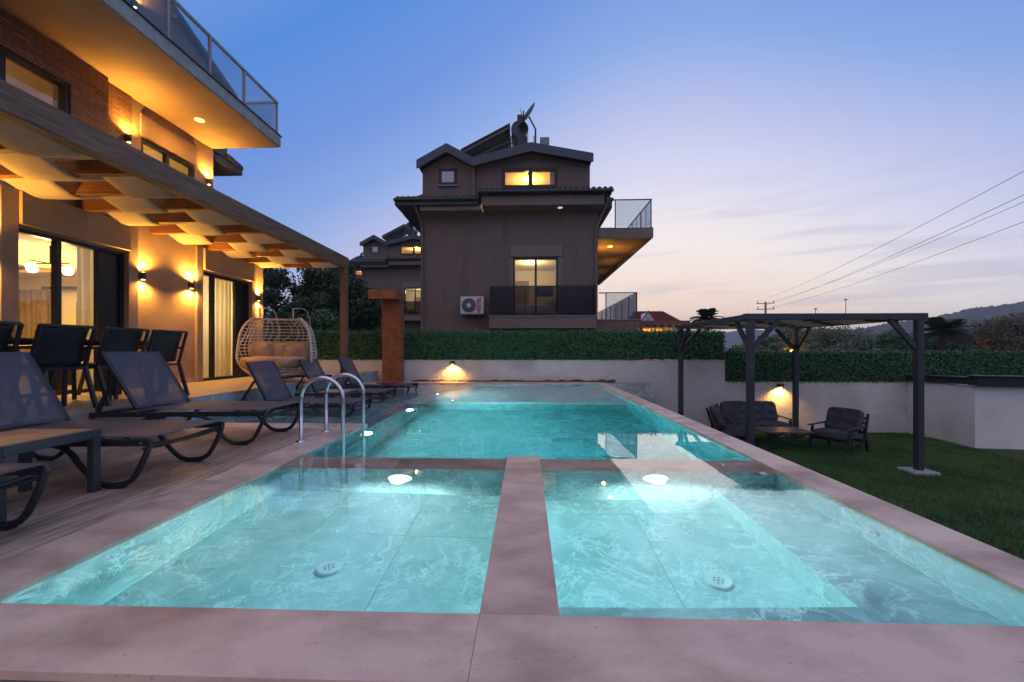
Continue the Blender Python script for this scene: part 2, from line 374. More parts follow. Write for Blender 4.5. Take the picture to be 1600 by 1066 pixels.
def water_mat():
    m = bpy.data.materials.new('pool_water'); m.use_nodes = True; nt = m.node_tree; L = nt.links; MAT['pool_water'] = m
    b = nt.nodes['Principled BSDF']; b.inputs['Base Color'].default_value = (1, 1, 1, 1); b.inputs['Roughness'].default_value = 0
    b.inputs['IOR'].default_value = 1.333; b.inputs['Transmission Weight'].default_value = 1
    n = nd(nt, 'ShaderNodeTexNoise'); n.inputs['Scale'].default_value = 2.5; n.inputs['Detail'].default_value = 2
    L.new(nd(nt, 'ShaderNodeNewGeometry').outputs['Position'], n.inputs['Vector'])
    bp = nd(nt, 'ShaderNodeBump'); bp.inputs['Strength'].default_value = .04; bp.inputs['Distance'].default_value = .02
    L.new(n.outputs[0], bp.inputs['Height']); L.new(bp.outputs[0], b.inputs['Normal'])
    v = nd(nt, 'ShaderNodeVolumePrincipled'); v.inputs['Color'].default_value = (.55, .95, .95, 1); v.inputs['Density'].default_value = .05
    v.inputs['Absorption Color'].default_value = (.05, .75, .80, 1)
    ab = nd(nt, 'ShaderNodeVolumeAbsorption'); ab.inputs['Color'].default_value = (.0, .82, .87, 1); ab.inputs['Density'].default_value = .44
    s2 = nd(nt, 'ShaderNodeVolumeScatter'); s2.inputs['Color'].default_value = (.75, 1, 1, 1); s2.inputs['Density'].default_value = .06; s2.inputs['Anisotropy'].default_value = .2
    av = nd(nt, 'ShaderNodeAddShader'); L.new(ab.outputs[0], av.inputs[0]); L.new(s2.outputs[0], av.inputs[1])
    nt.nodes.remove(v); L.new(av.outputs[0], nt.nodes['Material Output'].inputs['Volume'])
water_mat()
for nm_, f_ in (('curtain', .5), ('fabric_canopy', .42), ('fabric_garden', .5)):
    nt_ = MAT[nm_].node_tree; tl_ = nt_.nodes.new('ShaderNodeBsdfTranslucent'); tl_.inputs[0].default_value = (.62, .53, .40, 1)
    ms_ = nt_.nodes.new('ShaderNodeMixShader'); ms_.inputs[0].default_value = f_
    nt_.links.new(nt_.nodes['Principled BSDF'].outputs[0], ms_.inputs[1]); nt_.links.new(tl_.outputs[0], ms_.inputs[2]); nt_.links.new(ms_.outputs[0], nt_.nodes['Material Output'].inputs[0])

# ================================================================ setting: ground, pool, deck
PIECE = {}
def piece(name, mat, parent, x0, x1, y0, y1, z0, z1, bevel=0):
    """one slab / tile / plank: an object of its own, mesh shared between equal ones"""
    d = (round(x1-x0, 3), round(y1-y0, 3), round(z1-z0, 3)); key = (name, mat, d, bevel)
    if key not in PIECE:
        m = MB().box(-d[0]/2, d[0]/2, -d[1]/2, d[1]/2, -d[2]/2, d[2]/2); me = bpy.data.meshes.new(name)
        me.from_pydata(m.v, [], m.f); me.materials.append(MAT[mat]); PIECE[key] = me
    o = bpy.data.objects.new(name, PIECE[key]); col.objects.link(o); o.parent = parent
    o.location = Vector(((x0+x1)/2, (y0+y1)/2, (z0+z1)/2))-off(parent)
    if bevel: b = o.modifiers.new('bevel', 'BEVEL'); b.width = bevel; b.segments = 2
    return o
def cuts(a, b, step, start=None):
    xs = [a]; x = (start if start is not None else a+step)
    while x < b-.08: xs.append(x); x += step
    return xs+[b]
def tiles(parent, mat, axis, plane, a0, a1, b0, b1, sa, sb, th=.01, gap=.003, name='tile', stag=0, bevel=0, side=1):
    """tile a rectangle. axis 'z': a=x b=y, face at z=plane; axis 'x': a=y b=z; axis 'y': a=x b=z. side: which way the face looks"""
    bs = cuts(b0, b1, sb)
    for j in range(len(bs)-1):
        st = None if not stag or j % 2 == 0 else a0+sa*stag
        as_ = cuts(a0, a1, sa, st)
        for i in range(len(as_)-1):
            u0, u1, v0, v1 = as_[i]+gap/2, as_[i+1]-gap/2, bs[j]+gap/2, bs[j+1]-gap/2
            p0, p1 = (plane-th, plane) if side > 0 else (plane, plane+th)
            if axis == 'z': piece(name, mat, parent, u0, u1, v0, v1, p0, p1, bevel)
            elif axis == 'x': piece(name, mat, parent, p0, p1, u0, u1, v0, v1, bevel)
            else: piece(name, mat, parent, u0, u1, p0, p1, v0, v1, bevel)

def far_ground():
    fn = lambda u, v: (-1500+3000*u, -1500+3000*v, -2.1)
    tag(MB().grid(fn, 8, 8).build('ground', 'ground'), kind='structure', label='dark open ground around the plot')
far_ground()

# pool shell -------------------------------------------------------
XL, XR, Y0, YB0, YB1, YS, YF = -2.03, 1.98, 1.47, 3.32, 3.66, 5.19, 11.57
DL, DR = -.17, .12
XT = -4.40
m = MB()
m.box(-9, 2.22, -2.5, 1.455, -2.0, -.13)          # ground in front
m.box(-9, 2.22, 1.18, 1.455, -.13, -.032)
m.box(XT, XL-.012, 1.455, YS-.012, -2, -.014)      # under the deck
m.box(XT, XL-.012, YS-.012, YF, -2, -.212)         # shelf
m.box(XR+.012, 2.22, 1.455, 12.03, -2.2, -.032)    # lawn side wall
m.box(XT, XR+.012, YF+.012, 12.03, -2.2, -.032)    # far wall
m.box(2.22, 3.65, 11.72, 12.03, -2.2, -.02)        # tank end beyond
m.box(XL-.012, DL+.012, 1.455, 1.458, -.9, -.13)
m.box(DL+.012, DR-.012, 1.46, YB1-.012, -1.6, -.032)  # divider
m.box(XL-.012, DL+.012, YB0+.012, YB1-.012, -1.6, -.045)  # cross bars
m.box(DR-.012, XR+.012, YB0+.012, YB1-.012, -1.6, -.045)
m.box(XL-.012, DL+.012, 1.455, YB0+.012, -1.6, -.642)
m.box(DR-.012, XR+.012, 1.455, YB0+.012, -1.6, -.712)
m.box(1.492, XR+.012, 1.458, YB0+.012, -.712, -.432)
m.box(DR-.012, 1.492, 1.458, 1.868, -.712, -.432)
m.box(XL-.012, XR+.012, YB1-.012, 8.162, -1.8, -1.462)
m.box(XL-.012, XR+.012, 8.162, YF+.012, -1.8, -.532)
basin = m.build('pool_basin', 'grout'); tag(basin, kind='structure', label='concrete basin of the swimming pool under its marble tiles')
PM = 'pool_marble'
def pt(*a, **k): tiles(basin, PM, *a, **k)
# paddling basin beside the deck
pt('z', -.63, XL, DL, Y0, YB0, .62, 1.2); pt('x', XL, Y0, YB0, -.63, -.032, 1.2, .6); pt('x', DL, Y0, YB0, -.63, -.032, 1.2, .6, side=-1)
pt('y', YB0, XL, DL, -.63, -.045, 1.2, .6, side=-1); pt('y', Y0, XL, DL, -.63, -.032, 1.2, .6)
# basin beside the lawn with its bench
pt('z', -.70, DR, 1.48, 1.88, YB0, .68, 1.2); pt('x', DR, 1.88, YB0, -.70, -.032, 1.2, .67); pt('x', 1.48, 1.88, YB0, -.70, -.42, 1.2, .6, side=-1)
pt('z', -.42, 1.48, XR, Y0, YB0, .5, 1.2); pt('x', XR, Y0, YB0, -.42, -.032, 1.2, .6, side=-1); pt('z', -.42, DR, 1.48, Y0, 1.88, .9, .6)
pt('y', 1.88, DR, 1.48, -.70, -.432, 1.2, .6); pt('y', YB0, DR, 1.48, -.70, -.045, 1.2, .7, side=-1); pt('y', YB0, 1.48, XR, -.42, -.045, 1.2, .6, side=-1)
# swimming basin
pt('z', -1.45, XL, XR, YB1, 8.15, .8, 1.2); pt('z', -.52, XL, XR, 8.15, YF, .8, 1.2); pt('y', 8.15, XL, XR, -1.45, -.532, .8, .6, side=-1)
pt('x', XL, YB1, YS, -1.45, -.014, 1.2, .6); pt('x', XL, YS, 8.15, -1.45, -.2, 1.2, .6); pt('x', XL, 8.15, YF, -.52, -.2, 1.2, .6)
pt('x', XR, YB1, 8.15, -1.45, -.032, 1.2, .6, side=-1); pt('x', XR, 8.15, YF, -.52, -.032, 1.2, .6, side=-1)
pt('y', YB1, XL, XR, -1.45, -.045, .8, .6); pt('y', YF, XL, XR, -.52, -.032, .8, .6, side=-1)
# wet shelf under the loungers
pt('z', -.20, XT, XL-.0, YS, YF, .8, 1.2); pt('y', YF, XT, XL, -.2, -.032, .8, .6, side=-1); pt('y', YS, XT, XL-.012, -.2, -.014, .8, .6)
pt('y', 11.71, 2.22, 3.65, -2.0, -.02, .8, .65, side=-1, th=.012); pt('x', 2.232, 1.2, 11.7, -1.5, -.032, 1.2, .7, th=.012)
# drains, inlets, lamps of the pool
def drain(x, y, z):
    d = MB().lathe([(0, .012), (.058, .012), (.07, .007), (.074, 0)], (x, y, z), 28).build('drain', 'plastic_white', basin)
    h = MB()
    for k in range(6): a = k*math.pi/3; h.cyl((x+.025*math.cos(a), y+.025*math.sin(a), z+.0115), (x+.025*math.cos(a), y+.025*math.sin(a), z+.0135), .0065, n=8)
    h.cyl((x, y, z+.0115), (x, y, z+.0135), .007, n=8); h.build('grate', 'fan_dark', d)
drain(-1.12, 2.29, -.63); drain(1.06, 2.30, -.70)
def inlet(p, n):
    p, n = Vector(p), Vector(n)
    MB().cyl(p, p+n*.012, .055, .045, 20).cyl(p+n*.012, p+n*.02, .022, .018, 12).build('water_inlet', 'plastic_white', basin)
inlet((XR, 2.42, -.23), (-1, 0, 0)); inlet((XR, 5.6, -.3), (-1, 0, 0)); inlet((XR, 7.4, -.3), (-1, 0, 0)); inlet((DL, 2.6, -.3), (-1, 0, 0)); inlet((-.02, YB1, -.2), (0, 1, 0)); inlet((DR, 2.55, -.3), (1, 0, 0))
def pool_lamp(p, n, power, r=.1, tilt=.75):
    p, n = Vector(p), Vector(n)
    o = MB().cyl(p-n*.005, p+n*.018, r+.018, r+.01, 28).build('underwater_lamp', 'plastic_white', basin)
    MB().cyl(p+n*.0185, p+n*.022, r, r*.98, 28).build('lens_ring', 'pool_lamp_rim', o); MB().cyl(p+n*.0225, p+n*.025, r*.8, r*.78, 28).build('lens_ring', 'pool_lamp_mid', o); MB().cyl(p+n*.0255, p+n*.028, r*.5, r*.45, 28).build('lens', 'pool_lamp', o)
    l = light('SPOT', p+n*.06, power, (.92, 1, .985), basin, n-Vector((0, 0, tilt)), .06, 170, .35); return l
pool_lamp((-1.03, YB0, -.27), (0, -1, 0), 170); pool_lamp((1.03, YB0, -.205), (0, -1, 0), 190)
for y in (5.0, 6.85, 9.2): pool_lamp((XL, y, -.33), (1, 0, 0), 330, .1, .1)

# water ------------------------------------------------------------
def water():
    xs = [XT, XL, DL, DR, XR]; ys = [Y0, YB1, YS, YF]; e = .006
    cells = {(1, 0), (3, 0), (1, 1), (2, 1), (3, 1), (0, 2), (1, 2), (2, 2), (3, 2)}
    zt, zb = -.02, -1.7; m = MB(); idx = {}
    def vid(i, j, z):
        k = (i, j, z)
        if k not in idx:
            # push outer borders a little into the walls around
            x, y = xs[i], ys[j]
            if i == 0: x -= e
            if i == 4: x += e
            if j == 0: y -= e
            if j == 3: y += e
            if i == 1 and j < 3: x -= e if j < 2 else e
            if j == 0 or j == 1:
                if i == 2: x += e
                if i == 3: x -= e
            if j == 1 and i in (2, 3): y -= e
            if i == 0 and j == 2: y -= e
            idx[k] = len(m.v); m.v.append((x, y, zt if z else zb))
        return idx[k]
    def face(f): m.f.append(f); m.sm.append(False)
    for i, j in cells:
        face([vid(i, j, 1), vid(i+1, j, 1), vid(i+1, j+1, 1), vid(i, j+1, 1)])
        face([vid(i, j, 0), vid(i, j+1, 0), vid(i+1, j+1, 0), vid(i+1, j, 0)])
        for (a, b), nb in ((((i, j), (i+1, j)), (i, j-1)), (((i+1, j), (i+1, j+1)), (i+1, j)), (((i+1, j+1), (i, j+1)), (i, j+1)), (((i, j+1), (i, j)), (i-1, j))):
            if nb not in cells: face([vid(*a, 0), vid(*b, 0), vid(*b, 1), vid(*a, 1)])
    tag(m.build('water', 'pool_water'), kind='structure', label='still clear turquoise water of the lit pool')
water()

# coping -----------------------------------------------------------
cop = root('coping', 'pink travertine coping slabs around the pool', None); cop['kind'] = 'structure'
def slab(x0, x1, y0, y1, z=0, th=.03): piece('coping_slab', 'travertine', cop, x0+.0006, x1-.0006, y0+.0006, y1-.0006, z-th, z, .0025)
xs = [-3.6, -2.35, -.168, 2.25]
for a, b in zip(xs, xs[1:]): slab(a, b, 1.16, Y0)
slab(DL, DR, Y0, 2.56); slab(DL, DR, 2.56, YB1)
for a, b in zip([Y0, 2.9, 4.3], [2.9, 4.3, YS]): slab(-2.35, XL, a, b)
for a, b in zip([XT, -3.4], [-3.4, -2.35]): slab(a, b, YS-.33, YS)
ys = cuts(Y0, 12.03, 1.4)
for a, b in zip(ys, ys[1:]): slab(XR, 2.25, a, b)
xs = cuts(XT, XR, 1.2)
for a, b in zip(xs, xs[1:]): slab(a, b, YF, 12.03)
for a, b in ((XL, -1.1), (-1.1, DL), (DR, 1.0), (1.0, XR)): slab(a, b, YB0, YB1, -.037, .02)

# deck of wood-look planks ----------------------------------------
deck = root('deck', 'weathered wood-look plank deck beside the pool', None); deck['kind'] = 'structure'
x = -2.352; k = 0
while x > XT+.02:
    a = max(x-.2, XT); y = -1.0+(k*.43) % 1.2-1.2
    while y < YS-.335:
        y1 = min(y+1.2, YS-.335)
        if y1 > .3 and y1-max(y, 1.47) > .03:
            piece('plank', 'deck_plank', deck, a+.0015, x-.0015, max(y, 1.47)+.0015, y1-.0015, -.014, 0, .0015)
        y += 1.2
    x -= .2; k += 1
front = root('path', 'brown stone path in front of the pool edge', None); front['kind'] = 'structure'
for i in range(10): piece('paving_slab', 'deck_plank', front, -3.6+i*.6, -3.003+i*.6, -.2, 1.15, -.13, -.115, .002)

# terrace ----------------------------------------------------------
TZ = .316
ter = part('terrace', 'concrete', None, (-14, XT-.012, -3, 12.03, -2, TZ-.012)); tag(ter, kind='structure', label='raised beige tiled terrace in front of the house')
tiles(ter, 'terrace_tile', 'z', TZ, -6.5, XT, -.3, 12.0, .7, .9, th=.012, gap=.004)
tiles(ter, 'pool_marble', 'x', XT, YS, 11.98, -.2, TZ-.013, .8, .6, th=.012); tiles(ter, 'terrace_tile', 'x', XT, -.3, YS, -.014, TZ-.013, .9, .5, th=.012)

# soil strip -------------------------------------------------------
m = MB(); m.grid(lambda u, v: (-3.4+6.0*u, 12.03+.16*v, -.02+(.05+.09*abs(noise.noise((u*23, v*3, 1))))*math.sin(math.pi*min(1, v*1.2+.1))), 90, 5)
tag(m.build('soil', 'soil'), kind='structure', label='strip of dark soil with sparse weeds behind the pool')

# lawn -------------------------------------------------------------
def lawn_z(x, y): return -1.32-.14*max(0, min(1, (y-9)/3))+.012*noise.noise((x*.9, y*.9, 0))
m = MB(); m.grid(lambda u, v: (2.2+15*u, -3+15.2*v, lawn_z(2.2+15*u, -3+15.2*v)), 40, 40)
tag(m.build('lawn', 'lawn_soil'), kind='structure', label='dark green lawn beside the pool')
n = 170000
gx = 2.3+rng.uniform(0, 1, n)*9.5; gy = 3.2+rng.uniform(0, 1, n)*8.95
keep = (gx < 10.4+.3*(gy-9.8)) & (gy > 1.6*(gx-2.3)*.0+3.2)
gx, gy = gx[keep], gy[keep]; n = len(gx)
gz = np.array([lawn_z(a, b) for a, b in zip(gx, gy)])
ang = rng.uniform(0, 2*np.pi, n); hh = rng.uniform(.025, .075, n); ww = rng.uniform(.004, .008, n)
lean = rng.normal(0, .018, (n, 2))
base = np.stack([gx, gy, gz-.004], 1); dx = np.stack([np.cos(ang)*ww, np.sin(ang)*ww, 0*ww], 1)
tip = base+np.concatenate([lean, hh[:, None]], 1)
quads_object('grass', np.stack([base-dx, base+dx, tip], 1), 'grass', nper=3, kind='stuff'); bpy.data.objects['grass']['label'] = 'short green grass blades of the lawn'

# ================================================================ boundary wall and hedges
wall = root('boundary_wall', 'long white rough stucco garden wall under the leafy screens', 'wall', (0, 12.3, -1.6))
m = MB(); m.prism([(-9, 12.2, -2), (16, 12.2, -2), (16, 12.2, .0), (5.81, 12.2, .0), (5.81, 12.2, .64), (-9, 12.2, .64)], (0, .2, 0)); m.build('wall_body', 'stucco_white', wall)
wl2 = root('panel_wall', 'smooth white garden wall turning the corner beside the lawn', 'wall', (10.8, 11, -1.5))
def quadwall(p, q, z0, z1, t, name, mat, par):
    m = MB(); p, q = Vector((*p, 0)), Vector((*q, 0)); d = (q-p).normalized(); a = Vector((d.y, -d.x, 0))*t
    m.prism([p+Vector((0, 0, z0)), q+Vector((0, 0, z0)), q+a+Vector((0, 0, z0)), p+a+Vector((0, 0, z0))], (0, 0, z1-z0)); return m.build(name, mat, par)
quadwall((10.58, 10.05), (10.97, 12.19), -1.9, .07, .15, 'wall_panel', 'white_paint', wl2)
quadwall((13.2, 9.45), (10.585, 10.04), -1.9, .085, .15, 'wall_panel', 'white_paint', wl2)
ta = root('roofing_sheet', 'black folded roofing sheet lying over the corner wall', 'roofing', (11.5, 11, .1))
MB().bar((10.66, 10.02, .20), (11.05, 12.17, .13), .30, .16).bar((10.62, 10.0, .29), (10.9, 11.6, .25), .36, .025).build('sheet', 'tarp', ta, .01)
MB().bar((10.50, 10.03, .215), (13.3, 9.40, .20), .30, .22).bar((10.45, 10.0, .335), (13.3, 9.36, .33), .38, .025).build('sheet', 'tarp', ta, .01)

def hedge(x0, x1, z0, z1, label):
    h = root('hedge_screen', label, 'hedge', ((x0+x1)/2, 12.3, z0))
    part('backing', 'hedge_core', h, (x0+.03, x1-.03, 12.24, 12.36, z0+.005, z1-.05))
    A = (x1-x0)*(z1-z0); n = int(A*1500)
    P = np.stack([rng.uniform(x0, x1, n), 12.19+rng.normal(0, .028, n), z0-.01+(z1-z0)*rng.uniform(0, 1, n)], 1)
    N = rng.normal(0, .55, (n, 3))+np.array([0, -1, .25])
    nt_ = int((x1-x0)*260); P2 = np.stack([rng.uniform(x0, x1, nt_), rng.uniform(12.18, 12.42, nt_), z1+rng.normal(-.015, .035, nt_)+.02*np.sin(np.arange(nt_)*.0+rng.uniform(0, 6.28, nt_))], 1)
    N2 = rng.normal(0, .6, (nt_, 3))+np.array([0, -.3, 1])
    V = np.concatenate([leaf_quads(P, N, .034), leaf_quads(P2, N2, .038)])
    quads_object('leaves', V, 'hedge', h, kind='stuff')
    for k in range(int((x1-x0)/2.4)+1):
        x = x0+.1+2.4*k; part('post', 'metal_dark', h, (x, x+.04, 12.37, 12.41, z0-.3, z1-.04))
hedge(-9, 5.81, .66, 1.49, 'tall artificial leaf screen on the higher wall behind the pool')
hedge(5.84, 16, .02, .89, 'lower artificial leaf screen on the wall behind the lawn pergola')

def wall_spot(x, z, label):
    w = root('wall_downlight', label, 'wall lamp', (x, 12.19, z), 'downlights on the garden wall')
    m = MB(); m.box(x-.06, x+.06, 12.04, 12.2, z, z+.09); m.build('housing', 'metal_dark', w, .006)
    MB().cyl((x, 12.1, z-.006), (x, 12.1, z-.001), .035).build('bulb', 'warm_bulb', w)
    light('SPOT', (x, 12.085, z-.03), 55, (1, .50, .10), w, (0, .28, -1), .025, 140, .8)
wall_spot(-2.19, .52, 'small black downlight on the white wall behind the pool')
wall_spot(7.35, -.13, 'small black downlight on the white wall behind the lawn sofa')

# ================================================================ house building helpers
T_SIDE = Matrix(((0, 1, 0, 0), (1, 0, 0, 0), (0, 0, 1, 0), (0, 0, 0, 1)))     # u along Y, w = X
T_FRONT = Matrix(((1, 0, 0, 0), (0, -1, 0, 0), (0, 0, 1, 0), (0, 0, 0, 1)))   # u along X, w = -Y
def wall_open(name, mat, parent, T, u0, u1, w0, w1, z0, z1, ops=()):
    m = MB(T); u = u0
    for a, b, c, d in sorted(ops):
        if a > u: m.box(u, a, w0, w1, z0, z1)
        if c > z0: m.box(a, b, w0, w1, z0, c)
        if d < z1: m.box(a, b, w0, w1, d, z1)
        u = b
    if u < u1: m.box(u, u1, w0, w1, z0, z1)
    return m.build(name, mat, parent)
def window(parent, T, u0, u1, w, z0, z1, mull=(), fw=.05, pane='pane', name='window', dark=None, dp=.08):
    m = MB(T); e = .001
    m.box(u0+e, u0+fw, w-dp, w, z0+e, z1-e); m.box(u1-fw, u1-e, w-dp, w, z0+e, z1-e)
    m.box(u0+fw, u1-fw, w-dp, w, z0+e, z0+fw); m.box(u0+fw, u1-fw, w-dp, w, z1-fw, z1-e)
    for c in mull: m.box(c-fw*.6, c+fw*.6, w-dp*.9, w-.004, z0+fw, z1-fw)
    f = m.build(name, 'frame_black', parent, .004)
    us = [u0+fw]+sorted(mull)+[u1-fw]
    for i in range(len(us)-1):
        a = us[i]+(fw*.6 if i else 0); b = us[i+1]-(fw*.6 if i < len(us)-2 else 0)
        if dark is not None and i == dark: part('door_leaf', 'frame_black', f, (a, b, w-dp*.7, w-dp*.4, z0+fw, z1-fw), T=T)
        else: part('pane', pane, f, (a, b, w-dp*.6, w-dp*.5, z0+fw, z1-fw), T=T)
    return f
def curtain(parent, T, u0, u1, w, z0, z1, mat='curtain', folds=9, amp=.03):
    m = MB(T); m.grid(lambda a, b: (u0+(u1-u0)*a, w+amp*math.sin(a*folds*2*math.pi)+.4*amp*math.sin(a*folds*5+b*2), z0+(z1-z0)*b), folds*10, 4)
    return m.build('curtain', mat, parent)
WARM = (1, .62, .2)
AMBER = (1, .47, .07)

# ================================================================ the villa beside the pool
villa = root('villa', 'villa with warm-lit brown walls and a cantilevered upper balcony', 'house', (-9, 5, TZ))
S = T_SIDE
# ground floor front
wall_open('wall', 'house_paint', villa, S, -2, 9.9, -6.65, -6.5, TZ, 3.3, [(4.98, 6.42, TZ, 2.52), (7.95, 9.41, TZ, 2.52)])
for a, b, c, d in ((4.98, 6.42, 4.80, 6.58), (7.95, 9.41, 7.80, 9.53)):
    part('door_jamb', 'trim_paint', villa, (c, a, -6.499, -6.44, TZ, 2.98), T=S, bevel=.004); part('door_jamb', 'trim_paint', villa, (b, d, -6.499, -6.44, TZ, 2.98), T=S, bevel=.004)
    part('shutter_box', 'trim_paint', villa, (a+.002, b-.002, -6.499, -6.40, 2.55, 2.98), T=S, bevel=.006)
part('end_wall', 'house_paint', villa, (-14, -6.655, 9.75, 9.9, TZ, 3.3))
part('step_slab', 'trim_paint', villa, (-7.34, -6.5, -2, 9.9, 3.302, 3.42))
part('skirting', 'terrace_tile', villa, (-6.499, -6.485, 6.59, 7.79, TZ, TZ+.08), (-6.499, -6.485, -2, 4.79, TZ, TZ+.08))
window(villa, S, 4.98, 6.42, -6.52, TZ, 2.52, [5.50, 6.06], .055, name='sliding_door', dark=2, dp=.1)
window(villa, S, 7.95, 9.41, -6.52, TZ, 2.52, [8.33, 9.02], .055, name='sliding_door', dark=2, dp=.1)
# upper floor
wall_open('upper_wall', 'house_paint', villa, S, -2, 9.18, -7.35, -7.2, 3.42, 5.55, [(4.6, 6.11, 3.9, 5.06), (7.41, 8.66, 3.9, 4.93)])
wall_open('cladding', 'cladding', villa, S, -2, 6.68, -7.198, -7.06, 3.42, 5.548, [(4.6, 6.11, 3.9, 5.06)])
part('cladding', 'cladding', villa, (6.682, 7.2, -7.198, -7.17, 3.42, 5.548), T=S)
part('shutter_box', 'house_paint', villa, (7.38, 8.70, -7.198, -7.165, 4.94, 5.36), T=S, bevel=.006)
part('upper_end_wall', 'house_paint', villa, (-14, -7.351, 9.03, 9.18, 3.42, 5.545))
window(villa, S, 4.6, 6.11, -7.08, 3.9, 5.06, [5.3], .06, dp=.12)
window(villa, S, 7.41, 8.66, -7.21, 3.9, 4.93, [8.0], .06, dp=.1)
# roof terrace slab, its soffit and edge
part('balcony_slab', 'concrete', villa, (-2, 9.16, -14, -5.6, 5.57, 5.80), T=S, bevel=.008)
part('soffit', 'soffit_paint', villa, (-2, 9.14, -7.2, -5.62, 5.551, 5.569), T=S)
part('edge_flashing', 'metal_dark', villa, (-2, 9.18, -5.61, -5.575, 5.802, 5.82), T=S)
part('eave', 'dark_roof', villa, (-9.5, -7.3, 9.19, 10.3, 5.42, 5.56), bevel=.01)
m = MB()
for k in range(5): m.cyl((-7.35-k*.2, 10.28, 5.60), (-7.35-k*.2, 9.8, 5.68), .09, n=10)
m.build('eave_tiles', 'roof_tile', villa)
rail = part('balustrade', 'plastic_grey', villa, (-2, 9.13, -5.69, -5.64, 6.54, 6.585), (9.085, 9.13, -9, -5.69, 6.54, 6.585), T=S)
py = [9.105, 8.03, 7.14, 6.28, 5.42, 4.56, 3.7]
for k, y in enumerate(py):
    part('rail_post', 'plastic_grey', rail, (y-.02, y+.02, -5.685, -5.645, 5.80, 6.54), T=S)
    if k: part('rail_pane', 'rail_glass', rail, (y+.03, py[k-1]-.03, -5.672, -5.66, 5.84, 6.52), T=S)
for k in range(2):
    part('rail_pane', 'rail_glass', rail, (9.10, 9.112, -6.9-1.3*k, -5.72-1.25*k, 5.84, 6.52), T=S)
# stepped-back top storey with sloping roof edge
m = MB(); m.prism([(-7.6, 3, 5.8), (-7.6, 10.15, 5.8), (-7.6, 10.15, 7.52), (-7.6, 7.1, 8.75), (-7.6, 3, 8.75)], (-.2, 0, 0)); m.build('attic_wall', 'neighbour_trim', villa)
m = MB(); m.bar((-7.65, 6.9, 8.87), (-7.65, 10.35, 7.48), .34, .10); at_ = m.build('attic_roof', 'dark_roof', villa)
m = MB()
for k in range(9): y = 7.2+k*.35; m.cyl((-7.5, y, 8.80-(y-7.0)*.403), (-8.2, y, 8.80-(y-7.0)*.403), .07, n=8)
m.build('roof_tiles', 'roof_tile', at_)
# living room seen through the doors
part('room_floor', 'interior_floor', villa, (-13.4, -6.66, 3.0, 9.74, TZ-.0, TZ+.01))
part('room_ceiling', 'interior_wall', villa, (-13.4, -6.66, 3.0, 9.74, 2.92, 3.0))
part('room_cove', 'interior_wall', villa, (-8.0, -6.9, 3.4, 9.5, 2.70, 2.76), (-12.8, -8.0, 8.9, 9.5, 2.70, 2.76), (-12.8, -12.2, 3.4, 8.9, 2.70, 2.76))
part('room_wall', 'interior_wall', villa, (-13.4, -6.70, 9.60, 9.74, TZ+.01, 2.92), (-13.5, -13.4, 3, 9.74, TZ+.01, 2.92), (-13.4, -6.66, 2.9, 3.0, TZ+.01, 2.92))
dr = part('inner_door', 'interior_dark', villa, (-10.9, -9.95, 9.55, 9.598, TZ+.01, 2.1))
part('door_glass', 'pane_blue', dr, (-10.75, -10.1, 9.53, 9.548, .5, 2.0))
part('pelmet', 'interior_dark', villa, (-11.6, -9.0, 9.4, 9.46, 2.40, 2.46))
curtain(villa, T_FRONT, -12.3, -11.5, -9.45, TZ+.02, 2.4, 'curtain_brown', 6); curtain(villa, S, 6.0, 6.5, -6.85, TZ+.02, 2.55, 'curtain', 4)
curtain(villa, S, 7.6, 8.62, -6.85, TZ+.02, 2.6, 'curtain', 7); curtain(villa, S, 8.70, 9.4, -6.95, TZ+.02, 2.6, 'curtain', 5)
part('indoor_armchair', 'interior_dark', villa, (-8.6, -7.9, 7.4, 8.1, TZ+.35, 1.15), (-8.6, -7.9, 6.9, 7.39, TZ+.02, .72), bevel=.04)
ch = MB().cyl((-8.35, 6.9, 2.92), (-8.35, 6.9, 2.45), .012).bar((-8.7, 6.9, 2.46), (-8.0, 6.9, 2.46), .02, .02).bar((-8.35, 6.6, 2.46), (-8.35, 7.2, 2.46), .02, .02).build('chandelier', 'frame_black', villa)
for dx_, dy_ in ((-.33, 0), (.33, 0), (0, -.28), (0, .28)):
    m = MB(); m.lathe([(.0, -.06), (.045, -.05), (.072, -.02), (.078, .015), (.055, .045), (0, .06)], (-8.35+dx_, 6.9+dy_, 2.36), 16); m.build('globe', 'warm_globe', ch)
light('POINT', (-8.35, 6.9, 2.1), 70, (1, .66, .26), villa, radius=.2)
light('AREA', (-10.3, 7.6, 2.66), 110, (1, .66, .24), villa, (0, 0, -1), size=2.0)
light('AREA', (-10.4, 8.2, 2.79), 110, (1, .58, .12), villa, (0, 0, 1), size=2.5)
light('POINT', (-7.6, 8.7, 1.9), 90, (1, .78, .42), villa, radius=.25)
# bedrooms upstairs
part('bedroom', 'interior_wall', villa, (-10.5, -10.4, 3.2, 9.0, 3.43, 5.54), (-10.4, -7.36, 6.85, 6.95, 3.43, 5.54), (-10.4, -7.36, 8.9, 9.0, 3.43, 5.54), (-10.4, -7.36, 3.1, 3.2, 3.43, 5.54), (-10.4, -7.36, 3.2, 8.9, 5.42, 5.54))
light('POINT', (-9, 8, 4.7), 40, WARM, villa, radius=.2); light('POINT', (-9, 5.2, 4.8), 18, (1, .6, .25), villa, radius=.2)
# recessed lamp in the soffit
dl = MB().cyl((-6.55, 7.99, 5.549), (-6.55, 7.99, 5.556), .085, n=24).build('recessed_lamp', 'downlight', villa)
light('SPOT', (-6.55, 7.99, 5.53), 90, AMBER, villa, (0, 0, -1), .06, 160, .8)
light('SPOT', (-6.55, 3.2, 5.53), 90, AMBER, villa, (0, 0, -1), .06, 160, .8)  # added soffit light out of view, no fixture, more amber on the wall

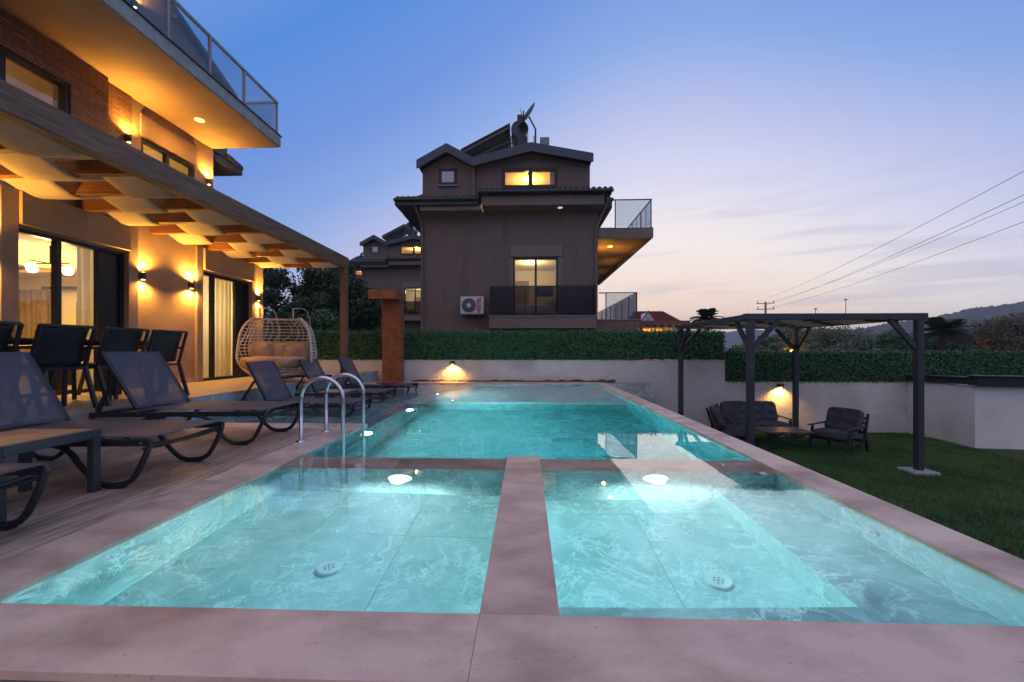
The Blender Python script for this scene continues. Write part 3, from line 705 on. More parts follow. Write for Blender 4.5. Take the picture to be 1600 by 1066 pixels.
def sconce(x, y, z, label, group, up=100, down=80):
    w = root('wall_sconce', label, 'wall lamp', (x, y, z), group)
    m = MB(); pr = [(0, -.042), (.045, -.038), (.075, -.021), (.088, .0), (.075, .021), (.045, .038), (0, .042)]
    m.prism([(x+a, y+b*1.1, z-.06) for a, b in pr], (0, 0, .12)); m.build('housing', 'metal_dark', w, .004)
    for s in (-1, 1):
        MB().cyl((x+.045, y, z+s*.0605), (x+.045, y, z+s*.064), .025, n=14).build('bulb', 'warm_bulb', w)
        light('SPOT', (x+.075, y, z+s*.085), up if s > 0 else down, AMBER, w, (.0, 0, s), .03, 160, .8)
g = 'up and down sconces on the villa'
sconce(-6.495, 4.45, 2.19, 'half-round sconce on the ground floor wall before the wide lounge door', g)
sconce(-6.495, 6.68, 2.19, 'half-round sconce just beside the wide lounge door', g)
sconce(-6.495, 7.68, 2.19, 'half-round sconce just before the curtained door', g)
sconce(-6.495, 9.66, 2.19, 'half-round sconce on the house corner above the hanging chair', g)
sconce(-7.165, 7.1, 4.73, 'half-round sconce on the upper brick cladding', g, 80, 45)
sconce(-7.195, 8.99, 4.73, 'half-round sconce on the upper house corner', g, 80, 45)
sconce(-7.595, 7.65, 7.62, 'half-round sconce on the roof terrace wall', g)

# ================================================================ timber pergola with woven canopy
pg = root('timber_pergola', 'brown timber pergola with a woven cream canopy against the villa', 'pergola', (-5.4, 5, TZ))
m = MB(); m.box(-4.51, -4.36, -.5, 9.93, 2.94, 3.2); m.build('beam', 'wood_beam', pg, .008)
m = MB(); m.box(-4.50, -4.37, 9.74, 9.92, TZ, 2.938); m.build('post', 'wood_beam', pg, .008)
ry = [9.82-.585*k for k in range(15)]
for y in ry: part('rafter', 'wood_rafter', pg, (-6.494, -4.512, y-.045, y+.045, 2.958, 3.12), bevel=.004)
W3 = (6.49-4.52)/3
for sidx in range(3):
    xa = -6.485+W3*sidx+.012; xb = xa+W3-.03
    def fn(u, v, xa=xa, xb=xb, sidx=sidx):
        y = 9.80-8.3*v; k = (9.82-y)/.585; i = math.floor(k); fr = k-i
        def zz(n): return 3.135 if (n+sidx) % 2 else 2.945
        a, b = zz(i), zz(i+1); s = min(1, max(0, (fr-.09)/.82)); z = a+(b-a)*s
        return (xa+(xb-xa)*u, y, z-.012*math.sin(math.pi*u)*math.sin(math.pi*fr)-.008*math.sin(math.pi*fr)+.006*noise.noise((u*3+sidx*5, y*2, 0)))
    MB().grid(fn, 6, 150).build('canopy_strip', 'fabric_canopy', pg, solid=.004)

# ================================================================ neighbouring house (built once, copied up the hill)
def neighbour():
    h = root('neighbour_house', 'dusky brown three-storey house with smoked glass balcony directly behind the hedge', 'house', (-.7, 15.6, -2))
    N = T_FRONT; W = -15.6; np_, ntm = 'neighbour_paint', 'neighbour_trim'
    wall_open('wall', np_, h, N, -4.06, 2.70, W-.2, W, -2, 6.2, [(-.5, 1.2, 2.2, 4.45)])
    part('side_wall', np_, h, (2.50, 2.70, 15.81, 27, -2, 6.3)); part('side_wall', np_, h, (-4.06, -3.86, 15.81, 27, -2, 6.3))
    part('door_jamb', ntm, h, (-.66, -.502, W+.001, W+.04, 2.2, 4.46), T=N); part('door_jamb', ntm, h, (1.202, 1.40, W+.001, W+.04, 2.2, 4.46), T=N)
    part('lintel', ntm, h, (-.62, 1.36, W+.001, W+.07, 4.47, 4.90), T=N, bevel=.01)
    window(h, N, -.5, 1.2, W-.02, 2.2, 4.45, [.36], .07, name='balcony_door')
    # downpipe and soffit lamp
    MB().tube([(-3.98, 15.53, -2), (-3.98, 15.53, 5.7), (-4.06, 15.1, 6.1), (-4.06, 14.9, 6.15)], .05, 8).build('downpipe', ntm, h)
    MB().tube([(2.62, 15.53, -2), (2.62, 15.53, 5.5), (2.9, 15.2, 6.2), (2.95, 14.9, 6.45)], .05, 8).build('downpipe', ntm, h)
    # front balcony
    b = part('front_balcony', ntm, h, (-1.35, 2.52, 14.8, 15.598, 1.72, 2.15), bevel=.01)
    part('balcony_edge', 'plastic_grey', b, (-1.38, 2.55, 14.77, 15.599, 2.152, 2.18))
    for i in range(3): part('glass_panel', 'smoked_glass', b, (-1.30+i*1.267, -.045+i*1.267, 14.83, 14.842, 2.2, 3.22))
    part('glass_panel', 'smoked_glass', b, (-1.31, -1.298, 14.86, 15.58, 2.2, 3.22)); part('glass_panel', 'smoked_glass', b, (2.478, 2.49, 14.86, 15.58, 2.2, 3.22))
    part('top_rail', 'frame_black', b, (-1.34, 2.52, 14.81, 14.86, 3.22, 3.26), (-1.33, -1.28, 14.86, 15.59, 3.22, 3.26), (2.46, 2.51, 14.86, 15.59, 3.22, 3.26))
    for x in (-1.31, -.04, 1.23, 2.47): part('rail_post', 'frame_black', b, (x-.015, x+.015, 14.845, 14.87, 2.18, 3.22))
    # eaves
    m = MB(); m.box(-3.9, -1.66, 14.9, 15.599, 6.05, 6.2); m.box(-1.63, 2.81, 14.87, 15.599, 6.2, 6.54); m.build('soffit', ntm, h)
    m = MB(); m.prism([(-4.8, 14.78, 6.22), (-4.8, 14.78, 6.44), (-4.8, 15.9, 6.82), (-4.8, 15.9, 6.22)], (3.03, 0, 0)); m.prism([(-1.74, 14.75, 6.545), (-1.74, 14.75, 6.68), (-1.74, 15.9, 6.98), (-1.74, 15.9, 6.545)], (4.8, 0, 0))
    m.box(-4.8, -4.08, 15.9, 27, 6.2, 6.75); m.box(2.72, 3.3, 15.9, 27, 6.4, 6.75); er_ = m.build('eaves', 'dark_roof', h)
    m = MB()
    for k in range(15): x = -4.7+k*.2; m.tube([(x, 14.76, 6.46), (x, 15.9, 6.85)], .075, 8)
    for k in range(24): x = -1.65+k*.203; m.tube([(x, 14.72, 6.70), (x, 15.9, 7.01)], .078, 8)
    for k in range(40): y = 16+k*.27; m.tube([(-4.85, y, 6.72), (-4.06, y, 7.0)], .08, 6); m.tube([(3.36, y, 6.74), (2.6, y, 7.0)], .08, 6)
    m.build('roof_tiles', 'roof_tile', er_)
    MB().cyl((-4.82, 14.72, 6.40), (-1.76, 14.72, 6.40), .06, n=8).cyl((-1.74, 14.68, 6.62), (3.1, 14.68, 6.62), .06, n=8).build('gutter', 'metal_dark', er_)
    MB().cyl((1.25, 15.2, 6.19), (1.25, 15.2, 6.199), .09).build('recessed_lamp', 'dim_downlight', h)
    # attic storey
    m = MB(N); w = -15.9
    m.prism([(-4.06, w, 6.5), (-2.07, w, 6.5), (-2.07, w, 8.05), (-3.05, w, 8.55), (-4.06, w, 8.0)], (0, -11, 0)); m.build('attic_wall', np_, h)
    # main attic wall with its long window
    m = MB(N)
    for a, b_, z0, z1 in ((-2.05, -.95, 6.7, 8.05), (1.2, 2.45, 6.7, 8.05), (-.95, 1.2, 6.7, 7.20)): m.box(a, b_, w-.2, w, z0, z1)
    m.box(-.95, 1.2, w-.2, w, 8.0, 8.05); m.prism([(-2.05, w, 8.051), (2.45, w, 8.051), (2.45, w, 8.10), (.16, w, 8.56), (-2.05, w, 8.10)], (0, -.2, 0)); m.build('attic_wall', np_, h)
    part('attic_side', np_, h, (2.25, 2.45, 16.11, 26, 6.7, 8.05))
    window(h, N, -.95, 1.2, w+.03, 7.20, 8.0, [.16], .13, dp=.14); window(h, N, -3.41, -2.71, w+.05, 7.36, 8.02, [], .11, pane='pane_blue', dp=.06)
    part('window_sill', 'plastic_grey', h, (-3.45, -2.67, w, w+.09, 7.32, 7.355), T=N)
    m = MB(N)
    for p, q in (((-4.17, 8.0), (-3.04, 8.62)), ((-3.04, 8.62), (-2.03, 8.07)), ((-2.03, 8.07), (.17, 8.60)), ((.17, 8.60), (2.5, 8.15))):
        m.prism([(p[0], -15.5, p[1]), (q[0], -15.5, q[1]), (q[0], -15.5, q[1]+.17), (p[0], -15.5, p[1]+.17)], (0, -11.4, 0))
    rf_ = m.build('roof', 'dark_roof', h)
    for p, q in (((-4.19, 7.95), (-3.04, 8.57)), ((-3.04, 8.57), (-2.03, 8.02)), ((-2.03, 8.02), (.17, 8.55)), ((.17, 8.55), (2.52, 8.10))):
        MB(N).prism([(p[0], -15.47, p[1]-.10), (q[0], -15.47, q[1]-.10), (q[0], -15.47, q[1]+.235), (p[0], -15.47, p[1]+.235)], (0, -.028, 0)).build('fascia', 'fascia_blue', rf_)
    MB().cyl((-2.04, 15.82, 8.0), (-2.04, 15.82, 6.9), .055, n=8).build('downpipe', ntm, h)
    # side balconies
    sb = part('side_balcony', ntm, h, (2.71, 4.78, 15.6, 27, 5.40, 5.56), (4.6, 4.78, 15.6, 27, 5.17, 5.40), (2.71, 4.6, 15.6, 15.8, 5.17, 5.40))
    part('balcony_soffit', 'soffit_paint', sb, (2.71, 4.595, 15.805, 27, 5.30, 5.38))
    MB().cyl((3.53, 17.4, 5.288), (3.53, 17.4, 5.299), .1).build('recessed_lamp', 'downlight', sb)
    light('SPOT', (3.53, 17.4, 5.25), 50, AMBER, h, (0, 0, -1), .06, 165, .9); light('POINT', (3.3, 17.6, 4.7), 22, AMBER, h, radius=.08)
    part('top_rail', 'frame_black', sb, (2.75, 4.74, 15.63, 15.67, 6.60, 6.64), (4.70, 4.74, 15.67, 27, 6.60, 6.64))
    for i in range(7): y = 15.67+i*1.4; part('glass_panel', 'rail_glass', sb, (4.715, 4.725, y+.03, y+1.37, 5.60, 6.58)); part('rail_post', 'frame_black', sb, (4.70, 4.74, y, y+.03, 5.56, 6.60))
    for i in range(14): y = 16.3+i*.7; part('rail_post', 'frame_black', sb, (4.695, 4.71, y, y+.02, 5.56, 6.60))
    part('rail_post', 'frame_black', sb, (3.35, 3.39, 15.64, 15.67, 5.56, 6.60)); part('glass_panel', 'rail_glass', sb, (3.4, 4.68, 15.645, 15.655, 5.60, 6.58))
    lb = part('lower_balcony', np_, h, (2.71, 4.22, 15.6, 26, -2, 2.07)); part('balcony_edge', 'plastic_grey', lb, (2.71, 4.25, 15.57, 26, 2.072, 2.10))
    part('top_rail', 'frame_black', lb, (2.75, 4.20, 15.63, 15.67, 3.08, 3.12), (4.16, 4.20, 15.67, 26, 3.08, 3.12))
    for i in range(7): y = 15.67+i*1.2; part('glass_panel', 'smoked_glass', lb, (4.175, 4.185, y+.03, y+1.17, 2.12, 3.06)); part('rail_post', 'frame_black', lb, (4.16, 4.20, y, y+.03, 2.1, 3.08))
    part('rail_post', 'frame_black', lb, (3.0, 3.04, 15.64, 15.67, 2.1, 3.08)); part('glass_panel', 'rail_glass', lb, (3.05, 4.15, 15.645, 15.655, 2.12, 3.06))
    # rooms behind the lit windows
    iw = 'interior_wall'
    part('bedroom', iw, h, (-2.5, 2.49, 19.5, 19.6, 2.2, 4.8), (-2.6, -2.5, 15.81, 19.6, 2.2, 4.8), (-2.5, 2.49, 15.81, 19.5, 4.7, 4.8), (-2.5, 2.49, 15.81, 19.5, 2.1, 2.2))
    part('wardrobe', 'table_wood', h, (1.35, 1.75, 17.2, 18.4, 2.21, 4.4)); part('bed', 'linen', h, (-.8, .9, 17.2, 19.2, 2.5, 2.85), bevel=.05)
    part('television', 'frame_black', h, (.45, 1.2, 18.6, 18.66, 3.35, 3.8)); part('room_door', 'curtain_brown', h, (-.75, .12, 19.44, 19.49, 2.21, 4.2))
    light('POINT', (.2, 17.6, 4.4), 60, (1, .80, .45), h, radius=.15)
    part('attic_room', iw, h, (-1.95, 2.24, 19, 19.1, 6.72, 8.0), (-2.04, -1.95, 16.11, 19.1, 6.72, 8.0), (-1.95, 2.24, 16.11, 19, 7.95, 8.02))
    light('POINT', (.1, 16.9, 7.75), 150, (1, .50, .09), h, radius=.08)
    MB().lathe([(0, -.06), (.05, -.04), (.06, 0), (.04, .05), (0, .06)], (.12, 16.5, 7.86), 12).build('ceiling_lamp', 'warm_globe', h)
    curtain(h, N, .92, 1.1, -16.2, 7.22, 7.98, 'linen', 3)
    # solar heater, dish, flue on the roof
    m = MB(); m.prism([(-2.6, 16.2, 8.72), (-.65, 16.2, 9.72), (-.65, 16.2, 9.86), (-2.6, 16.2, 8.86)], (0, 1.9, 0)); sp = m.build('solar_collector', 'solar_glass', h)
    for p_, q_ in (((-2.6, 16.17, 8.87), (-.65, 16.17, 9.87)), ((-.66, 16.2, 9.8), (-.66, 16.2, 8.5)), ((-.66, 18, 9.8), (-.66, 18, 8.5)), ((-.66, 16.2, 9.2), (-2.1, 16.2, 8.55))): MB().bar(p_, q_, .05, .05).build('collector_strut', 'metal_dark', sp)
    m = MB().cyl((-.26, 16.1, 9.63), (-.26, 17.6, 9.63), .34, n=24); tk = m.build('water_tank', 'tank', h)
    m = MB().cyl((-.2, 16.3, 8.4), (-.2, 16.3, 9.35), .25, n=20); m.build('tank_stand', 'metal_dark', tk); MB().box(-.36, -.16, 16.2, 16.5, 9.95, 10.25).build('float_box', 'metal_dark', tk); MB().cyl((-.12, 16.3, 9.9), (-.12, 16.3, 10.45), .03, n=6).build('vent_pipe', 'metal_dark', tk); m = MB()
    for x in (-.6, .3): m.bar((x, 16.2, 8.5), (x, 16.2, 9.4), .03, .03)
    m.bar((-.6, 16.2, 9.1), (.3, 16.2, 9.1), .03, .03); m.build('stand_rail', 'metal_dark', tk)
    # dish: shallow paraboloid on a mast
    ax = Vector((.75, -.35, .0)).normalized(); ds = MB(); c = Vector((.10, 15.95, 10.02)); d = Vector((-.80, -.42, .52)).normalized(); u = d.orthogonal().normalized(); v = d.cross(u)
    ds.grid(lambda a, b: c+(u*math.cos(a*6.2832)+v*math.sin(a*6.2832))*.50*b+d*.12*b*b, 24, 5)
    dd = ds.build('satellite_dish', 'tank', h, solid=.012)
    MB().cyl(c, (.36, 16.1, 9.6), .03, n=8).cyl((.36, 16.1, 9.6), (.36, 16.1, 8.5), .035, n=8).cyl(c-v*.3, c+d*.45, .012, n=6).build('dish_mast', 'metal_dark', dd)
    part('roof_flue', 'plastic_grey', h, (.55, .92, 16.4, 16.7, 8.5, 9.45), bevel=.02)
    return h
nh = neighbour()
h2 = copy_tree(nh); h2.location = Vector(nh.location)+Vector((-9.45, 17.6, 1.55)); h2['label'] = 'second dusky house higher up, half hidden behind the first'
h3 = copy_tree(nh); h3.location = Vector(nh.location)+Vector((-21.5, 37, 3.4)); h3['label'] = 'third house whose roof tanks show above the timber pergola'

def ac_unit():
    a = root('air_conditioner', 'white outdoor air conditioner with red lettering beside the smoked glass balcony', 'air conditioner', (-2, 15.5, 2.25))
    m = MB(); m.box(-2.46, -1.58, 15.20, 15.52, 2.27, 2.93); m.build('casing', 'plastic_white', a, .02)
    g_ = MB().cyl((-2.14, 15.199, 2.60), (-2.14, 15.185, 2.60), .265, n=32).build('fan_grille', 'fan_dark', a)
    m = MB()
    for k in range(20):
        t = k*math.pi/10; m.bar((-2.14+.09*math.cos(t), 15.18, 2.6+.09*math.sin(t)), (-2.14+.255*math.cos(t+.35), 15.18, 2.6+.255*math.sin(t+.35)), .008, .012)
    for r in (.12, .19, .255): m.tube([(-2.14+r*math.cos(t*.2618), 15.18, 2.6+r*math.sin(t*.2618)) for t in range(24)], .005, 5, True)
    m.build('grille_wire', 'plastic_grey', g_); MB().cyl((-2.14, 15.184, 2.6), (-2.14, 15.165, 2.6), .08, n=20).build('hub', 'plastic_white', g_)
    MB().box(-2.3, -2.25, 15.2, 15.59, 2.19, 2.265).box(-1.8, -1.75, 15.2, 15.59, 2.19, 2.265).build('bracket', 'metal_dark', a)
    MB().tube([(-1.57, 15.4, 2.55), (-1.48, 15.4, 2.52), (-1.47, 15.45, 2.3), (-1.5, 15.58, 2.25)], .03, 8).build('pipe', 'plastic_grey', a)
    cu = bpy.data.curves.new('lettering', 'FONT'); cu.body = 'VESTEL'; cu.size = .19; cu.align_x = 'CENTER'; cu.align_y = 'CENTER'; cu.extrude = .002; cu.offset = .006
    tmp = bpy.data.objects.new('lettering_curve', cu); me_ = bpy.data.meshes.new_from_object(tmp); bpy.data.objects.remove(tmp); me_.materials.clear(); me_.materials.append(MAT['lettering_red'])
    t = bpy.data.objects.new('lettering', me_); col.objects.link(t); t.parent = a
    t.location = Vector((-1.76, 15.193, 2.60))-Vector((-2, 15.5, 2.25)); t.rotation_euler = (math.pi/2, -math.pi/2, 0)
    return a
ac = ac_unit(); ac2 = copy_tree(ac); ac2.location = Vector(ac.location)+Vector((-9.45, 17.6, 1.55)); ac2['label'] = 'small white air conditioner on the house half hidden by the shower column'

# ================================================================ sun loungers
def arc(cx, cz, r, a0, a1, n, y=0): return [(cx+r*math.cos(R(a0+(a1-a0)*i/n)), y, cz+r*math.sin(R(a0+(a1-a0)*i/n))) for i in range(n+1)]
def spline(pts, n=8):
    pts = [Vector(p) for p in pts]; P = [pts[0]*2-pts[1]]+pts+[pts[-1]*2-pts[-2]]; out = []
    for i in range(1, len(P)-2):
        for k in range(n):
            t = k/n; a, b, c, d = P[i-1], P[i], P[i+1], P[i+2]
            out.append(.5*((2*b)+(c-a)*t+(2*a-5*b+4*c-d)*t*t+(3*b-3*c+d-a)*t**3))
    return out+[pts[-1]]
def make_lounger(angle, label):
    """foot end at x=0 pointing +x, head towards -x, width along y"""
    r = root('sun_lounger', label, 'sun lounger', (0, 0, 0), 'grey sling sun loungers along the pool')
    hw = .335; z = .315; hx = -1.33
    for s in (-1, 1):
        y = s*hw; MB().bar((0, y, z), (-1.83, y, z-.025), .03, .05).build('side_rail', 'metal_dark', r, .008)
        L = spline([(-.015, y, z+.0), (-.05, y, z-.10), (-.14, y, .06), (-.26, y, .018), (-.38, y, .035), (-.50, y, .14), (-.58, y, z-.08), (-.68, y, z-.03), (-.84, y, z-.028)], 6)
        f = MB().tube(L, .019, 10).build('leg_loop', 'metal_dark', r); MB().box(-.31, -.20, y-.022, y+.022, 0, .012).build('foot_pad', 'fan_dark', f)
        L = spline([(-1.81, y, z-.03), (-1.78, y, z-.12), (-1.69, y, .05), (-1.58, y, .018), (-1.47, y, .035), (-1.37, y, .13), (-1.29, y, z-.09), (-1.19, y, z-.05), (-1.05, y, z-.045)], 6)
        f = MB().tube(L, .019, 10).build('leg_loop', 'metal_dark', r); MB().box(-1.63, -1.52, y-.022, y+.022, 0, .012).build('foot_pad', 'fan_dark', f)
        m = MB()
        for x in (-.06, -.72, -1.31, -1.77): m.cyl((x, y-.017 if s < 0 else y+.017, z-.002), (x, y-.021 if s < 0 else y+.021, z-.002), .008, n=8)
        m.build('bolt', 'steel', r)
    m = MB(); m.tube(spline([(-.06, -hw, z-.045), (-.16, -hw*.4, z-.075), (-.16, hw*.4, z-.075), (-.06, hw, z-.045)], 6), .011, 8); m.tube(spline([(-.05, -hw, z-.015), (-.10, 0, z-.05), (-.05, hw, z-.015)], 8), .011, 8)
    m.build('foot_stretcher', 'metal_dark', r)
    m = MB(); m.cyl((hx, -hw, z), (hx, hw, z), .014, n=8).cyl((-1.80, -hw, z-.025), (-1.80, hw, z-.025), .014, n=8); m.build('cross_bar', 'metal_dark', r)
    m = MB(); m.grid(lambda u, v: (-.012+(hx+.03)*u, -hw+.004+(2*hw-.008)*v, z+.034-.018*math.sin(math.pi*v)*math.sin(math.pi*u)**.5), 16, 10); m.build('seat_sling', 'sling', r, solid=.006)
    d = Vector((-math.cos(R(angle)), 0, math.sin(R(angle)))); A = Vector((hx-.02, 0, z+.03)); Lb = .68
    for s in (-1, 1):
        y = Vector((0, s*(hw-.02), 0)); b = MB().bar(A+y, A+y+d*Lb, .03, .035).build('back_rail', 'metal_dark', r, .006)
        q = A+y+d*.40; e = Vector((-1.80, s*(hw-.045), z+.01)); st = MB().bar(q, e, .018, .03)
        for k in range(5): t = .66+.075*k; pnt = q.lerp(e, t); st.bar(pnt, pnt+Vector((.012, 0, -.05)), .014, .018)
        st.build('back_prop', 'metal_dark', r)
    MB().bar(A+d*Lb+Vector((0, -hw+.005, 0)), A+d*Lb+Vector((0, hw-.005, 0)), .03, .03).build('head_rail', 'metal_dark', r, .006)
    nrm = Vector((d.z, 0, -d.x))
    m = MB(); m.grid(lambda u, v: A+d*(Lb*u)+Vector((0, (hw-.03)*(2*v-1), 0))+nrm*(.018-.02*math.sin(math.pi*v)*math.sin(math.pi*u)), 12, 10); m.build('back_sling', 'sling', r, solid=.006)
    return r
l0 = make_lounger(57, 'grey sling sun lounger on the deck beside the wood-topped side table, deck end')
l0.location = (-2.52, 1.74, 0)
spots = [(-2.56, 3.05, 0, 'grey sling sun lounger on the deck between the slatted side table and the next lounger'),
         (-2.58, 4.32, 0, 'grey sling sun lounger on the deck next to the pool ladder')]
for x, y, z, lb in spots:
    o = copy_tree(l0); o.location = (x, y, z); o['label'] = lb
l3 = make_lounger(62, 'grey sling sun lounger standing in the shallow shelf just behind the pool ladder'); l3.location = (-2.55, 6.36, -.20)
for x, y, lb in ((-2.66, 7.98, 'grey sling sun lounger in the shallow shelf, middle one of the three standing in water'), (-2.62, 9.5, 'grey sling sun lounger in the shallow shelf nearest the brick shower column')):
    o = copy_tree(l3); o.location = (x, y, -.20); o['label'] = lb

def side_table(label, loc):
    r = root('side_table', label, 'side table', (0, 0, 0), 'slatted side tables between the loungers')
    for k in range(6): piece('slat', 'table_wood', r, -.235, .235, -.245+k*.082, -.168+k*.082, .405, .42, .002)
    m = MB(); m.box(-.265, .265, -.275, -.247, .36, .418); m.box(-.265, .265, .25, .278, .36, .418); m.box(-.265, -.238, -.247, .25, .36, .418); m.box(.238, .265, -.247, .25, .36, .418); m.build('apron', 'pergola_metal', r, .004)
    for sx_ in (-1, 1):
        for sy in (-1, 1): part('leg', 'pergola_metal', r, (sx_*.24-.024, sx_*.24+.024, sy*.25-.024, sy*.25+.024, 0, .3595), bevel=.003)
    r.location = loc; return r
t0 = side_table('dark side table with a warm slatted wood top on the deck', (-3.13, 2.39, 0))
for loc, lb in (((-3.35, 7.16, -.2), 'slatted side table standing in the shallow water behind the ladder'), ((-3.3, 8.74, -.2), 'slatted side table with a dark red cloth in the shallow water')):
    o = copy_tree(t0); o.location = loc; o['label'] = lb
cl_ = MB(); cl_.grid(lambda u, v: (-3.2+.42*u, 8.6+.34*v, .228+.012*math.sin(u*7)*math.sin(v*5)), 10, 8)
tag(cl_.build('towel', 'magenta_cloth', solid=.012), 'dark red towel folded on the side table by the last lounger', 'towel')

# ================================================================ dining set on the terrace
def make_chair():
    """back towards +x, sitter faces -x; origin on the floor"""
    r = root('dining_chair', 'x', 'chair', (0, 0, 0), 'black sling dining chairs at the terrace table')
    hw = .25
    for s in (-1, 1):
        y = s*hw
        MB().bar((-.42, y, 0), (-.40, y, .64), .03, .04).build('leg', 'metal_dark', r, .004)
        MB().bar((.10, y, 0), (-.03, y, .45), .03, .045).build('leg', 'metal_dark', r, .004)
        MB().tube(spline([(-.04, y, .44), (-.01, y, .52), (.03, y, .68), (.085, y, .88)], 5), .019, 8).build('back_post', 'metal_dark', r)
        MB().tube(spline([(-.40, y, .64), (-.30, y, .665), (-.1, y, .66), (.035, y, .66)], 5), .018, 8).build('armrest', 'metal_dark', r)
        part('seat_rail', 'metal_dark', r, (-.42, -.03, y-.015, y+.015, .42, .45))
    part('seat_rail', 'metal_dark', r, (-.43, -.40, -hw+.016, hw-.016, .42, .45), (-.04, -.01, -hw+.016, hw-.016, .42, .45))
    MB().grid(lambda u, v: (-.40+.37*u, -hw+.016+(2*hw-.032)*v, .45-.02*math.sin(math.pi*v)), 4, 8).build('seat', 'sling_dark', r, solid=.008)
    def bk(u, v):
        t = .03+.85*u; x = -.04+.02*t+.11*t*t; return (x-.02+.035*math.sin(math.pi*v), -hw+.018+(2*hw-.036)*v, .46+.46*t)
    MB().grid(bk, 8, 8).build('backrest', 'sling_dark', r, solid=.008)
    MB().bar((.085, -hw, .875), (.085, hw, .875), .03, .03).build('top_rail', 'metal_dark', r, .006)
    return r
c0 = make_chair(); c0.location = (-4.78, 4.05, TZ); c0['label'] = 'black sling armchair at the pool side of the dining table, before the middle one'
for i, (x, y, rz, lb) in enumerate([(-4.78, 4.68, 0, 'black sling armchair in the middle of the pool side of the dining table'), (-4.80, 5.28, 0, 'black sling armchair at the pool side of the table, end towards the hanging chair'),
         (-6.15, 4.5, math.pi, 'black sling armchair across the dining table, in front of the lounge door jamb'), (-6.15, 5.25, math.pi, 'black sling armchair across the dining table, in front of the lounge door glass'), (-4.78, 3.40, 0, 'black sling armchair at the pool side of the table, end away from the hanging chair')]):
    o = copy_tree(c0); o.location = (x, y, TZ); o.rotation_euler = (0, 0, rz); o['label'] = lb
dt = root('dining_table', 'long black outdoor dining table on the terrace', 'table', (-5.45, 4.3, TZ))
part('tabletop', 'metal_dark', dt, (-5.9, -5.02, 2.7, 5.72, TZ+.71, TZ+.75), bevel=.006); part('apron', 'metal_dark', dt, (-5.84, -5.08, 2.78, 5.64, TZ+.64, TZ+.709))
for x in (-5.84, -5.16):
    for y in (2.78, 5.56): part('leg', 'metal_dark', dt, (x, x+.08, y, y+.08, TZ, TZ+.639))

